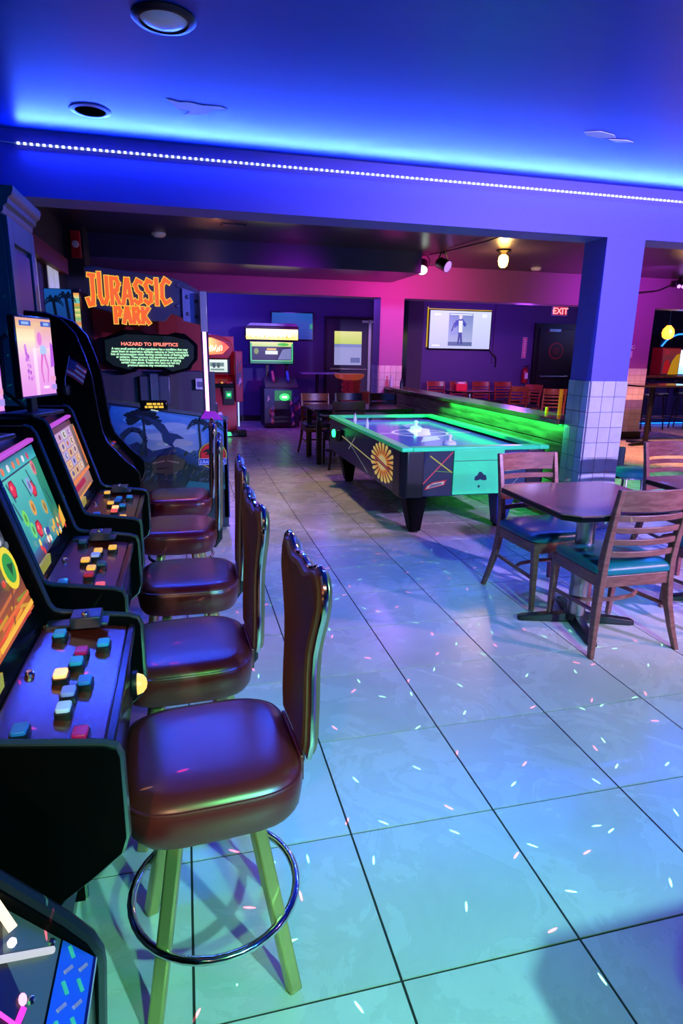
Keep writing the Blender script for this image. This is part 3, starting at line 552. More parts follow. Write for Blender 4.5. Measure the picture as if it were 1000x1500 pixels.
# black upright arcade cabinet with flag
uc = T('arcade_cabinet', 'tall black arcade cabinet with rounded top beside the third slot machine', 'arcade machine', (0, 0, 0))
UP = [(-.87, 0), (-.87, 1.715), (-.76, 1.71), (-.68, 1.68), (-.61, 1.60), (-.57, 1.48), (-.54, 1.36), (-.52, 1.15), (-.505, 1.03), (-.48, .96), (-.43, .90), (-.38, .84), (-.325, .79), (-.305, .76), (-.30, .70), (-.32, .64), (-.42, .52), (-.42, 0)]
for a in (4.0, 4.46):
    pn = B().prism(UP, 'y', a, a + .03).obj('side_panel', BLACK, uc)
    B().tube([(p[0], a + .015, p[1]) for p in UP[1:17]], .009, 6).obj('edge_trim', M('dark_trim', rgb(70, 60, 70), .25, .7), pn)
B().prism([(-.86, .02), (-.86, 1.68), (-.75, 1.67), (-.66, 1.58), (-.63, 1.46), (-.58, 1.10), (-.55, .97), (-.45, .87), (-.36, .76), (-.36, .68), (-.45, .54), (-.45, .02)], 'y', 4.031, 4.459).obj('cabinet', BLACK, uc)
d = D((-.582, 4.06, 1.12), (0, 1, 0), (-.05, 0, .34)); d.r(0, 0, .37, .32, C(20, 24, 50), C(40, 20, 70)); d.obj('screen', GLOW05, uc)
B().prism([(-.54, .968), (-.45, .878), (-.445, .884), (-.535, .974)], 'y', 4.06, 4.43).obj('control_panel', BLACKG, uc)
for k in range(4): B().lathe([(.014, 0), (.014, .008), (.001, .012)], 10).obj('button', red if k % 2 else blu, uc, loc=(-.475, 4.12 + k * .07, .914))
fl = T('small_flag', 'small striped flag stuck beside the black arcade cabinet', 'flag', (-.672, 3.93, 1.26)); fl.scale = (.80, .80, .80)
B().tube([(0, 0, 0), (-.0, 0, .1), (.045, 0, .27)], .004, 6).obj('pole', M('flag_pole', rgb(120, 140, 190), .4), fl)
q = D((.012, -.004, .14), (.62, 0, -.42), (.28, 0, .80))
for k in range(7): q.p([(0, k * .017), (.05, k * .017 + .004), (.13, k * .017 - .004), (.13, k * .017 + .013), (.05, k * .017 + .021), (0, k * .017 + .017)], C(150, 60, 90) if k % 2 == 0 else C(200, 195, 215))
q.p([(0, .051), (.05, .055), (.05, .123), (0, .119)], C(40, 50, 130))
for i in range(4):
    for j in range(3): q.e(.007 + i * .012, .063 + j * .02, .002, .003, C(220, 220, 240), 5)
q.obj('cloth', PRINT, fl)
B().lathe([(.03, -.005), (.035, .05), (.03, .06), (.001, .06)], 12).obj('holder', BLACKM, fl)

# ================================================================== BAR STOOLS
def sup(rx, ry, z, cx=0, cy=0, n=32, e=4.0):
    out = []
    for k in range(n):
        a = 2 * PI * k / n; c, s = math.cos(a), math.sin(a)
        out.append(V(cx + rx * math.copysign(abs(c) ** (2 / e), c), cy + ry * math.copysign(abs(s) ** (2 / e), s), z))
    return out
def make_stool(label):
    t = T('bar_stool', label, 'bar stool', (0, 0, 0), 0, 'burgundy bar stools at the machines')
    rings = [sup(.165, .165, .500), sup(.188, .188, .506), sup(.198, .198, .525), sup(.203, .203, .560), sup(.203, .203, .585), sup(.196, .196, .605), sup(.180, .180, .619), sup(.16, .16, .624), sup(.09, .09, .6262), sup(.01, .01, .627)]
    st = B().loft(rings).obj('seat', LEATHER, t)
    B().tube([(p.x, p.y, p.z) for p in sup(.199, .199, .600, n=40)], .0042, 6, True).obj('piping', LEATHER, st)
    B().lathe([(.13, .498), (.13, .485), (.06, .480), (.06, .465), (.001, .465)], 20).obj('swivel_plate', BLACKM, t)
    for sx in (-1, 1):
        for sy in (-1, 1):
            B().bar((sx * .085, sy * .085, .492), (sx * .165, sy * .165, 0.002), .034, .034, up=(sx * .3, sy, .2)).obj('leg', BRASSY, t, .006)
    B().tube([(.205 * math.cos(2 * PI * k / 40), .205 * math.sin(2 * PI * k / 40), .205) for k in range(40)], .0105, 10, True).obj('foot_ring', CHROME, t)
    for sx in (-1, 1):
        for sy in (-1, 1): t.children[-1] and B().ball((sx * .143, sy * .143, .205), .011, 8, 5).obj('ring_screw', CHROME, t.children[-1] if t.children[-1].name.startswith('foot_ring') else [c for c in t.children if c.name.startswith('foot_ring')][0])
    half = [(.105, .615), (.118, .66), (.118, .74), (.112, .82), (.118, .88), (.140, .935), (.166, .985), (.177, 1.02), (.174, 1.05), (.160, 1.072), (.138, 1.082), (.115, 1.078), (.095, 1.068), (.072, 1.060), (.050, 1.058), (.028, 1.062), (0, 1.066)]
    out = [(a, b) for a, b in half] + [(-a, b) for a, b in half[-2::-1]]
    def ring(x, s): return [V(x + .03 * (b - .62), a * s, .84 + (b - .84) * (1 - (1 - s) * .6)) for a, b in out]
    B().loft([ring(.205, .80), ring(.199, .88), ring(.203, .96), ring(.214, 1.0)]).obj('back_pad', BROWNV, t)
    B().loft([ring(.2145, 1.0), ring(.228, 1.0), ring(.236, .95), ring(.238, .85)]).obj('back_shell', M('bronze_shell', rgb(150, 128, 104), .3, .7, var=.15, scale=30, bump=.2), t)
    B().tube([tuple(p) for p in ring(.2165, 1.03)], .0075, 8, True).obj('back_rim', CHROME, t)
    B().tube([(.12, 0, .488), (.19, 0, .492), (.218, 0, .53), (.222, 0, .68)], .016, 8).obj('back_bracket', BLACKM, t)
    B().box(.196, -.10, .545, .206, .10, .612).obj('bracket_cover', LEATHER, t, .003)
    return t
s0 = make_stool('nearest burgundy bar stool with blue sheen on its seat')
s0.location = (.02, 1.32, 0); s0.rotation_euler.z = math.radians(4)
for x, y, r, lab in ((-.035, 1.88, 3, 'second burgundy bar stool from the front, before the gem screen'), (-.02, 2.53, -1, 'third burgundy bar stool from the front'), (-.07, 3.30, -3, 'fourth burgundy bar stool, by the third slot machine'), (-.07, 4.03, 0, 'farthest burgundy bar stool in front of the jungle mural')):
    dup(s0, (x, y, 0), math.radians(r), lab)

# ================================================================== DINOSAUR SHOOTER MACHINE
jp = T('dinosaur_arcade', 'large dinosaur arcade machine with glowing orange title and jungle mural', 'arcade machine', (0, 5.3, 0))
JB = M('navy_laminate', rgb(24, 28, 52), .35); JG = M('grey_metal_panel', rgb(96, 98, 124), .35, .5); JR = M('red_backing', rgb(150, 26, 34), .45)
sh = B().prism([(-.80, .02), (.325, .02), (.325, .955), (.26, .965), (-.62, 1.10), (-.80, 1.12)], 'y', 0, .06).obj('side_wall', JB, jp)
B().prism([(-.80, 1.12), (-.62, 1.10), (.26, .965), (.34, .952), (.34, .975), (.26, .99), (-.62, 1.128), (-.80, 1.146)], 'y', -.02, .09).obj('top_rail', JG, jp)
def ytop(x): return 1.10 - (x + .62) / .88 * .135
d = D((0, -.001, 0), (1, 0, 0), (0, 0, 1))
d.p([(-.66, .36), (.30, .36), (.30, .945), (.26, ytop(.26) - .01), (-.66, ytop(-.66) - .01)], [C(50, 40, 46), C(22, 40, 46), C(70, 110, 190), C(80, 140, 215), C(20, 40, 110)])
d.p([(-.56, .72), (-.40, .78), (-.28, .70), (-.10, .74), (.02, .68), (.14, .72), (.16, .80), (.12, .95), (-.16, 1.01), (-.36, 1.05), (-.58, 1.07), (-.62, .95)], [C(40, 90, 150), C(70, 110, 160), C(130, 145, 165), C(150, 160, 175), C(140, 150, 170), C(90, 120, 170), C(80, 120, 190), C(90, 140, 210), C(110, 160, 220), C(80, 150, 220), C(40, 120, 215), C(30, 100, 190)])
for (cx, cy, rx, ry, cc) in ((-.12, .90, .13, .035, (150, 170, 205)), (-.02, .86, .10, .03, (140, 160, 195)), (-.22, .82, .12, .03, (150, 165, 190)), (-.10, .76, .15, .03, (150, 155, 165)), (-.40, .96, .10, .025, (90, 160, 225)), (-.30, .90, .08, .02, (120, 165, 215))): d.e(cx, cy, rx, ry, C(*cc), 14)
random.seed(21)
for k in range(60):
    x = -.46 + .24 * random.random(); d.e(x, .93 + .10 * random.random() + (x + .46) * -.1, .02 + .02 * random.random(), .015, C(*random.choice(((16, 28, 50), (22, 40, 66), (12, 20, 40)))), 6)
d.p([(-.66, .36), (-.66, .62), (-.5, .66), (-.3, .60), (-.15, .66), (.02, .58), (.12, .54), (.30, .50), (.30, .36)], [C(70, 44, 30), C(22, 30, 40), C(28, 40, 40), C(30, 34, 26), C(36, 44, 36), C(20, 30, 30), C(16, 30, 34), C(20, 44, 44), C(24, 50, 52)])
random.seed(11)
for k in range(240):
    x = -.64 + .9 * random.random(); y = .40 + .29 * random.random(); c = random.choice(((30, 50, 44), (44, 60, 80), (70, 74, 50), (40, 40, 30), (20, 40, 66), (90, 90, 90)))
    d.p([(x, y), (x + .05 * random.random(), y + .02), (x + .03, y + .05 * random.random() + .01)], C(*c))
d.l([(-.62, .66), (-.56, .74), (-.50, .84), (-.44, .885), (-.37, .87), (-.33, .80), (-.35, .74), (-.38, .70)], .050, C(30, 44, 74), .03)     # long neck
d.p([(-.66, .60), (-.60, .78), (-.52, .80), (-.44, .72), (-.40, .60), (-.5, .54)], C(34, 44, 76)); d.e(-.54, .70, .07, .06, C(70, 84, 130), 12); d.e(-.56, .71, .03, .02, C(24, 30, 50), 10)
d.p([(-.42, 1.00), (-.30, .985), (-.18, .92), (-.14, .85), (-.08, .84), (-.02, .80), (-.09, .80), (-.12, .76), (-.10, .72), (-.19, .78), (-.20, .85), (-.28, .94)], C(34, 50, 96))  # flying reptile
d.p([(-.30, .60), (-.22, .66), (-.12, .67), (-.02, .62), (-.05, .54), (-.16, .50), (-.28, .52)], C(66, 60, 44)); d.l([(-.28, .60), (-.18, .62), (-.08, .60)], .012, C(130, 110, 84)); d.l([(-.25, .55), (-.16, .56)], .010, C(30, 24, 20))
for px_, h in ((.10, .93), (.22, .91), (-.34, 1.02)):
    for a in range(9):
        an = -.5 + a * .5; d.l([(px_, h), (px_ + .06 * math.cos(an), h + .04 * math.sin(an)), (px_ + .10 * math.cos(an), h + .02 * math.sin(an) - .05)], .016, C(18, 24, 54), .004)
    d.l([(px_, h), (px_ + .012, .66)], .014, C(30, 34, 60))
d.p([(.0, .44), (.30, .40), (.30, .36), (-.05, .36)], C(30, 96, 104))
# round emblem on the mural
d.e(.205, .655, .118, .112, C(200, 170, 60)); d.e(.205, .655, .110, .104, C(26, 10, 14)); d.e(.205, .660, .102, .094, C(206, 22, 36))
d.p([(.11, .68), (.15, .71), (.19, .715), (.23, .70), (.25, .675), (.285, .685), (.26, .66), (.24, .64), (.25, .60), (.22, .62), (.19, .66), (.15, .66), (.14, .67), (.165, .675), (.15, .685)], C(20, 10, 14))
d.r(.085, .575, .315, .63, C(190, 205, 225)); d.r(.089, .579, .311, .626, C(30, 40, 150))
d.obj('mural', PRINT, sh, label='jungle mural with dinosaurs')
text('emblem_lettering', 'JURASSIC PARK', .038, Mattr('unused', 0) if False else M('pale_blue_print', rgb(170, 190, 240), .4), sh, (.20, -.0105, .588), (1, 0, 0), (0, 0, 1), 'CENTER', xs=.80, bold=.0012)
B().box(.285, .0, .10, .335, .80, .94).obj('end_wall', M('blue_laminate', rgb(36, 50, 110), .3), jp, .006)
for yy in (.06, .72):
    B().cyl((.31, yy, .0), (.31, yy, .10), .018, 10).lathe([(.03, 0), (.03, .012), (.001, .012)], 12, (.31, yy, 0)).obj('levelling_foot', CHROME, jp)
B().box(-.80, .06, .05, .28, .85, .42).obj('seat_bench', M('grey_seat_vinyl', rgb(70, 66, 80), .45), jp, .02)
B().box(-.80, .80, .0, .30, 1.55, 1.02).obj('cabinet_base', JB, jp, .01)
B().prism([(-.80, .90), (.28, .90), (.28, 1.32), (-.80, 1.32)], 'y', .78, .80).obj('inner_panel', M('grey_inner_panel', rgb(70, 64, 84), .5), jp)
B().box(-.40, .70, 1.02, -.13, .78, 1.28).obj('gun_holder', JG, jp, .01); B().box(-.30, .66, 1.0, -.235, .70, 1.30).obj('gun_holder_rail', M('pale_metal', rgb(190, 190, 220), .3, .6), jp)
B().cb(-.25, -.012, 1.075, .22, .03, .085).obj('notice_board', BLACKG, jp, .015)
d = D((-.35, -.0275, 1.05), (1, 0, 0), (0, 0, 1))
for r_, xs in ((.030, ((.045, .085), (.092, .118), (.125, .15), (.158, .172))), (.006, ((.03, .05), (.056, .092), (.10, .13), (.137, .175)))):
    for a, b in xs: d.r(a, r_, b, r_ + .017, C(255, 205, 70))
d.p([(.07, -.010), (.13, -.022), (.135, -.016), (.08, -.004)], C(225, 240, 200)); d.obj('notice_lettering', GLOW1, jp, 'small blurred amber notice lettering')
# posts
B().box(.145, .0, 1.66, .20, .05, 1.97).obj('post', M('pale_lit_post', rgb(190, 196, 210), .25, .4), jp, .004)
nt_ = B().cyl((.178, .02, 1.02), (.172, .02, 1.66), .014, 12).obj('neon_tube', G('pink_neon', 255, 150, 250, 5.0), jp, label='pink neon tube')
B().prism([(.11, .965), (.30, .955), (.24, 1.02), (.15, 1.03)], 'y', -.03, .06).obj('tube_base', M('magenta_cap', rgb(190, 40, 190), .35), jp, .004)
B().box(.145, .028, .98, .205, .08, 1.97).obj('back_post', JB, jp)
B().box(-1.0, .0, 1.55, -.80, .05, 1.95).obj('corner_panel', JB, jp, .004)
d = D((-.995, -.0005, 1.56), (1, 0, 0), (0, 0, 1)); d.r(0, 0, .19, .385, C(40, 60, 120), C(30, 110, 220)); d.p([(0, 0), (.19, 0), (.19, .08), (.1, .13), (0, .10)], C(16, 20, 40))
for (bx, bz) in ((.06, .30), (.15, .33)):
    for a in (-.35, .35, 1.0, 2.1, 2.8, 3.5): d.l([(bx, bz), (bx + .04 * math.cos(a), bz + .035 * math.sin(a) + .01), (bx + .075 * math.cos(a), bz + .02 * math.sin(a) - .035)], .020, C(14, 30, 62), .004)
    d.l([(bx, bz), (bx + .012, .16), (bx + .004, .04)], .022, C(14, 26, 54)); d.obj('palm_art', GLOW05, jp)
B().box(-.795, .0, 1.55, -.745, .05, 1.95).obj('left_post', JB, jp)
d = D((-.79, -.001, 1.58), (1, 0, 0), (0, 0, 1)); random.seed(2)
for k in range(9): d.r(0, k * .038, .04, k * .038 + .038, C(*random.choice(((230, 190, 90), (110, 200, 190), (230, 120, 60), (220, 220, 150), (90, 170, 90)))), C(*random.choice(((250, 220, 140), (120, 190, 150), (240, 150, 60)))))
d.obj('lit_strip', GLOW1, jp, 'colourful lit strip on the left post')
B().box(-.80, .10, 0.5, -.76, 1.4, 1.95).obj('left_wall', JB, jp)
# upper board with title
B().prism([(-.72, 2.13), (-.66, 2.14), (-.05, 2.075), (.04, 2.045), (.16, 1.97), (.16, 1.72), (.02, 1.765), (-.08, 1.80), (-.13, 1.74), (-.50, 1.735), (-.55, 1.80), (-.70, 1.83)], 'y', .14, .19).obj('title_board', JG, jp, .006)
B().prism([(.01, 2.0), (.155, 1.955), (.155, 1.715), (.01, 1.745)], 'y', .11, .14).obj('wing_plate', M('pale_blue_plate', rgb(150, 160, 215), .35, .4), jp, .004)
for bx, bz in ((.05, 1.93), (.12, 1.90), (.05, 1.80), (.12, 1.78), (-.58, 1.86), (-.03, 1.86), (-.02, 2.02)): B().lathe([(.018, 0), (.014, .010), (.001, .012)], 10).obj('bolt', JG, jp, loc=(bx, .112 if bx > 0 else .138, bz)).rotation_euler = (PI / 2, 0, 0)
LET = {'J': [[(.10, .22), (.25, .05), (.55, .08), (.62, .35), (.62, 1.0)], [(.35, 1.0), (.75, 1.0)]], 'U': [[(.12, 1), (.12, .25), (.35, .04), (.65, .04), (.85, .25), (.85, 1)]], 'R': [[(.15, 0), (.15, 1), (.65, 1), (.82, .80), (.65, .55), (.2, .5)], [(.45, .5), (.85, 0)]],
       'A': [[(.08, 0), (.45, 1), (.58, 1), (.90, 0)], [(.25, .32), (.75, .32)]], 'S': [[(.85, .90), (.45, .98), (.18, .78), (.40, .55), (.75, .42), (.72, .12), (.40, .02), (.10, .12)]], 'I': [[(.5, 0), (.5, 1)]], 'C': [[(.88, .88), (.5, 1.0), (.18, .75), (.16, .28), (.45, .02), (.9, .12)]],
       'P': [[(.15, 0), (.15, 1), (.65, 1), (.85, .78), (.65, .48), (.2, .45)]], 'K': [[(.15, 0), (.15, 1)], [(.85, 1), (.25, .5), (.88, 0)]]}
YO, OR = C(255, 196, 70), C(246, 104, 50)
d = D((0, .1285, 0), (1, 0, 0), (0, 0, 1), .0006)
def word(wd, x, zf, hf, wds):
    segs = []
    for ch, wi in zip(wd, wds):
        for st in LET[ch]: segs.append([(x + a * wi, zf(x + a * wi) + b * hf(x + a * wi)) for a, b in st])
        x += wi + .012
    for s in segs: d.l(s, .041, YO)
    for s in segs: d.l(s, .029, OR)
word('JURASSIC', -.712, lambda x: 1.865 + .03 * (x + .4) + (.0 if x > -.62 else -.02), lambda x: .215 - .05 * (x + .7) + (.02 if x < -.6 else 0) - .02 * math.sin((x + .7) / .6 * PI), [.078, .074, .076, .078, .066, .066, .034, .076])
word('PARK', -.515, lambda x: 1.725, lambda x: .105, [.054, .060, .056, .058])
lt = d.obj('title_lettering', GLOW1, jp, 'glowing orange title letters')
# screen
B().box(-.78, .72, 1.33, .22, .78, 2.0).obj('screen_backing', JR, jp)
B().prism([(-.72, 1.60), (-.60, 1.625), (-.50, 1.68), (-.36, 1.675), (-.30, 1.645), (-.12, 1.645), (-.06, 1.665), (.02, 1.655), (.09, 1.60), (.13, 1.56), (.125, 1.43), (.08, 1.385), (.06, 1.34), (-.10, 1.30), (-.18, 1.32), (-.22, 1.355), (-.38, 1.355), (-.43, 1.315), (-.52, 1.31), (-.62, 1.345), (-.72, 1.40)], 'y', .62, .72).obj('screen_housing', BLACKG, jp, .008)
d = D((0, .6192, 0), (1, 0, 0), (0, 0, 1)); d.p([(-.66, 1.585), (-.48, 1.64), (-.10, 1.63), (.04, 1.60), (.095, 1.55), (.09, 1.44), (.03, 1.36), (-.10, 1.325), (-.20, 1.375), (-.40, 1.375), (-.47, 1.335), (-.60, 1.37), (-.66, 1.42)], [C(10, 24, 22)] * 13); d.obj('screen', GLOW1, jp)
text('warning_heading', 'HAZARD TO EPILEPTICS', .040, G('warning_red', 255, 130, 110, 1.6), jp, (-.285, .6175, 1.545), (1, 0, 0), (0, 0, 1), 'CENTER', bold=.0012, xs=1.12)
WT = ['A very small portion of the population has a condition that may', 'cause them to experience epileptic seizures or have momentary', 'loss of consciousness when viewing certain kinds of flashing lights', 'or patterns. These persons may experience seizures while', 'watching some kinds of television pictures or playing', 'certain video games. People who have not had any', 'previous seizures may nonetheless have']
WG = G('warning_green', 190, 255, 205, 1.3)
for k, s in enumerate(WT): text('warning_text', s, .0285, WG, jp, (-.285, .6175, 1.508 - k * .0235), (1, 0, 0), (0, 0, 1), 'CENTER', bold=.0008, xs=.88 if k < 3 else .86)
d = D((.10, .7190, 1.16), (1, 0, 0), (0, 0, 1)); d.r(0, 0, .085, .10, C(200, 195, 225)); d.r(.012, .02, .073, .07, C(110, 100, 150)); d.obj('sticker', PRINT, jp)

# ================================================================== AIR HOCKEY TABLE
ah = T('air_hockey_table', 'green-edged air hockey table with laser artwork beside the half wall', 'air hockey table', (0, 0, 0))
X1, X2, Y1, Y2 = 1.70, 3.02, 4.72, 7.38
NAVY = M('hockey_navy_laminate', rgb(24, 32, 66), .3)
HG = M('green_lit_rail', rgb(60, 220, 140), .3, emit=rgb(20, 230, 120), es=.16)  # slight emission stands in for green light on the rails
B().box(X1, Y1 + .10, .36, X1 + .03, Y2 - .02, .74).obj('side_board', NAVY, ah)
B().box(X2 - .03, Y1 + .10, .36, X2, Y2 - .02, .74).obj('side_board', NAVY, ah)
B().box(X1 + .10, Y1, .36, X2 - .10, Y1 + .03, .74).obj('end_board', NAVY, ah)
B().box(X1 + .03, Y2 - .05, .36, X2 - .03, Y2 - .02, .74).obj('end_board', NAVY, ah)
for x0, x1, y0, y1 in ((X1 - .008, X1 + .19, Y1 - .008, Y1 + .22), (X2 - .19, X2 + .008, Y1 - .008, Y1 + .22)):
    c = [(x0 + .05, y0), (x1, y0), (x1, y1), (x0, y1), (x0, y0 + .05)] if x0 < 2 else [(x0, y0), (x1 - .05, y0), (x1, y0 + .05), (x1, y1), (x0, y1)]
    B().prism([(a + (.02 if x0 < 2 else 0) * (0), b) for a, b in c], 'z', .35, .745).obj('corner_block', BLACKM, ah, .01)
B().box(X1 + .03, Y1 + .03, .38, X2 - .03, Y2 - .05, .705).obj('body', BLACKM, ah)
pf = M('hockey_playfield', rgb(120, 128, 190), .16, var=.05, scale=3)
B().box(X1 + .08, Y1 + .08, .705, X2 - .08, Y2 - .08, .716).obj('playfield', pf, ah)
d = D((X1 + .08, Y1 + .08, .7166), (1, 0, 0), (0, 1, 0)); Wp, Hp = X2 - X1 - .16, Y2 - Y1 - .16
d.r(.0, .0, Wp, Hp, C(50, 90, 200), C(70, 50, 190)); d.e(Wp / 2, Hp / 2, .30, .30, C(190, 190, 240), 32); d.e(Wp / 2, Hp / 2, .27, .27, C(70, 80, 205), 32); d.l([(0.02, Hp / 2), (Wp - .02, Hp / 2)], .02, C(200, 200, 240))
d.p([(.45, 1.0), (.62, 1.05), (.80, 1.55), (.70, 1.75), (.52, 1.5)], C(215, 210, 250)); d.p([(.34, .6), (.6, .75), (.66, 1.0), (.5, .95)], C(160, 190, 240)); d.p([(.6, 1.7), (.85, 1.9), (.8, 2.1), (.62, 1.95)], C(150, 140, 235))
d.e(Wp / 2, .12, .26, .18, C(150, 200, 240), 24); d.e(Wp / 2, .12, .23, .15, C(60, 110, 210), 24); d.obj('playfield_art', Mattr('brightened_playfield_print', 0.9, .14), ah)  # emission added so the playfield looks brightly lit
for a, b, nm in (((X1 - .012, Y1 - .012), (X1 + .085, Y2), 'side_rail'), ((X2 - .085, Y1 - .012), (X2 + .012, Y2), 'side_rail'), ((X1 + .085, Y1 - .012), (X2 - .085, Y1 + .085), 'end_rail'), ((X1 + .085, Y2 - .085), (X2 - .085, Y2), 'end_rail')):
    B().box(a[0], a[1], .74, b[0], b[1], .775).obj(nm, HG, ah, .008)
B().box(X1 + .5, Y1 + .083, .717, X2 - .5, Y1 + .095, .745).obj('goal_slot', BLACKG, ah); B().box(X1 + .5, Y2 - .095, .717, X2 - .5, Y2 - .083, .745).obj('goal_slot', BLACKG, ah)
for x, y, sx in ((X1 + .20, 4.92, -1), (X2 - .28, 4.97, 1), (X1 + .18, 7.12, -1), (X2 - .28, 7.12, 1)):
    lg = B().loft([[V(x - .045, y - .06, .015), V(x + .045, y - .06, .015), V(x + .045, y + .06, .015), V(x - .045, y + .06, .015)], [V(x - .10 + sx * .02, y - .10, .36), V(x + .10 + sx * .02, y - .10, .36), V(x + .10 + sx * .02, y + .10, .36), V(x - .10 + sx * .02, y + .10, .36)]]).obj('leg', BLACK if sx < 0 else M('blue_leg', rgb(36, 54, 120), .35), ah, .012)
    B().lathe([(.045, 0), (.045, .012), (.02, .016), (.001, .016)], 14, (x, y, 0)).obj('levelling_foot', BLACKM, lg)
# end panel art
d = D((0, Y1 - .0006, 0), (1, 0, 0), (0, 0, 1)); d.p([(1.87, .37), (2.15, .37), (2.15, .735), (1.93, .735), (1.88, .60)], C(26, 44, 96))
d.l([(1.89, .47), (2.14, .73)], .010, C(236, 70, 120)); d.l([(1.945, .70), (2.14, .56)], .010, C(220, 220, 60)); d.l([(1.99, .575), (2.14, .562)], .005, C(110, 190, 80))
d.p([(1.90, .415), (2.08, .455), (2.10, .50), (1.97, .48), (1.92, .45)], C(210, 40, 70)); d.p([(1.915, .425), (2.07, .46), (2.08, .487), (1.98, .472), (1.935, .45)], C(230, 220, 235)); d.p([(1.93, .43), (2.06, .463), (2.05, .475), (1.96, .46)], C(90, 110, 170))
d.obj('end_art', LITART, ah)
d = D((0, Y1 - .0006, 0), (1, 0, 0), (0, 0, 1)); d.p([(2.61, .37), (2.84, .37), (2.84, .735), (2.61, .735)], C(32, 64, 150)); d.l([(2.64, .56), (2.83, .575)], .008, C(200, 220, 240)); d.l([(2.67, .40), (2.79, .52)], .005, C(190, 190, 230)); d.l([(2.70, .60), (2.78, .70)], .006, C(200, 220, 240))
d.obj('end_art', LITART, ah)
gp = B().box(2.15, Y1 - .014, .368, 2.61, Y1 - .0008, .75).obj('coin_door', M('green_lit_panel', rgb(56, 214, 130), .4, emit=rgb(20, 200, 110), es=.22), ah, .004, label='access panel coloured green for the lamp light on it')  # green lamp light put into the panel colour and emission
B().box(2.155, Y1 - .0155, .655, 2.605, Y1 - .0138, .66).obj('seam', M('seam_dark', rgb(20, 90, 60), .6), gp)
d = D((2.40, Y1 - .0148, .51), (1, 0, 0), (0, 0, 1)); d.p([(-.055, -.02), (-.05, .01), (-.03, .02), (-.015, .05), (.005, .05), (.03, .025), (.05, .02), (.06, -.02), (.03, -.025), (.0, -.015), (-.03, -.025)], C(12, 50, 60)); d.e(-.01, -.075, .012, .012, C(16, 90, 60), 10); d.obj('door_mark', PRINT, gp)
# long side art facing left
d = D((X1 - .0006, 0, 0), (0, -1, 0), (0, 0, 1))
def sb(y): return -y
d.l([(-6.75, .60), (-5.55, .52)], .012, C(200, 190, 120)); d.l([(-6.6, .62), (-5.7, .38)], .006, C(150, 160, 170)); d.l([(-6.45, .50), (-6.2, .66)], .010, C(170, 170, 160))
cy_, cz_ = -5.235, .565
for k in range(20):
    a = 2 * PI * k / 20; d.p([(cy_ + .14 * math.cos(a - .11), cz_ + .075 * math.sin(a - .11)), (cy_ + .34 * math.cos(a - .10), cz_ + .165 * math.sin(a - .10)), (cy_ + .37 * math.cos(a), cz_ + .18 * math.sin(a)), (cy_ + .34 * math.cos(a + .10), cz_ + .165 * math.sin(a + .10)), (cy_ + .14 * math.cos(a + .11), cz_ + .075 * math.sin(a + .11))], [C(232, 110, 50), C(240, 210, 110), C(240, 220, 150), C(240, 210, 110), C(232, 110, 50)])
d.e(cy_, cz_, .155, .082, C(226, 150, 60)); d.e(cy_, cz_, .13, .066, C(226, 200, 130)); d.p([(cy_ - .22, cz_ + .035), (cy_ + .22, cz_ - .02), (cy_ + .22, cz_ - .05), (cy_ - .22, cz_ + .0)], C(70, 40, 60)); d.l([(cy_ - .2, cz_ + .018), (cy_ + .2, cz_ - .034)], .012, C(200, 80, 60))
d.obj('side_art', LITART, ah, 'orange sunburst emblem with beams')
B().cb(X1 - .03, 6.85, .60, .07, .16, .13).obj('puck_return', BLACKM, ah, .02)
B().lathe([(.045, 0), (.04, .02), (.001, .03)], 16).obj('signal_lamp', G('green_signal', 30, 255, 120, 7), ah, loc=(X1 - .066, 6.86, .62), label='bright green signal lamp').rotation_euler = (0, -PI / 2, 0)
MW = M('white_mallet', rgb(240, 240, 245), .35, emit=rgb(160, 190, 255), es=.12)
def mallet(loc, lab):
    t = T('mallet', lab, 'mallet', loc, 0, 'air hockey mallets')
    B().lathe([(.001, 0), (.062, 0), (.064, .012), (.052, .026), (.03, .032), (.001, .034)], 24).obj('base', MW, t)
    B().lathe([(.022, .033), (.017, .05), (.020, .065), (.024, .078), (.018, .09), (.001, .094)], 18).obj('handle', MW, t)
    return t
mallet((2.43, 6.36, .7175), 'white mallet at the far half of the hockey table')
mallet((2.34, 5.25, .7175), 'white mallet nearer the green end of the hockey table')
for yy, lab in ((6.95, 'slim white bottle standing at the far left rail'), (6.45, 'slim white bottle nearer along the left rail')):
    t = T('bottle', lab, 'bottle', (1.90, yy, .7175), 0, 'bottles on the hockey table')
    B().lathe([(.001, 0), (.018, 0), (.019, .06), (.010, .085), (.009, .10)], 14).obj('body', MW, t); B().lathe([(.011, .098), (.011, .115), (.001, .116)], 12).obj('cap', WHITE, t)

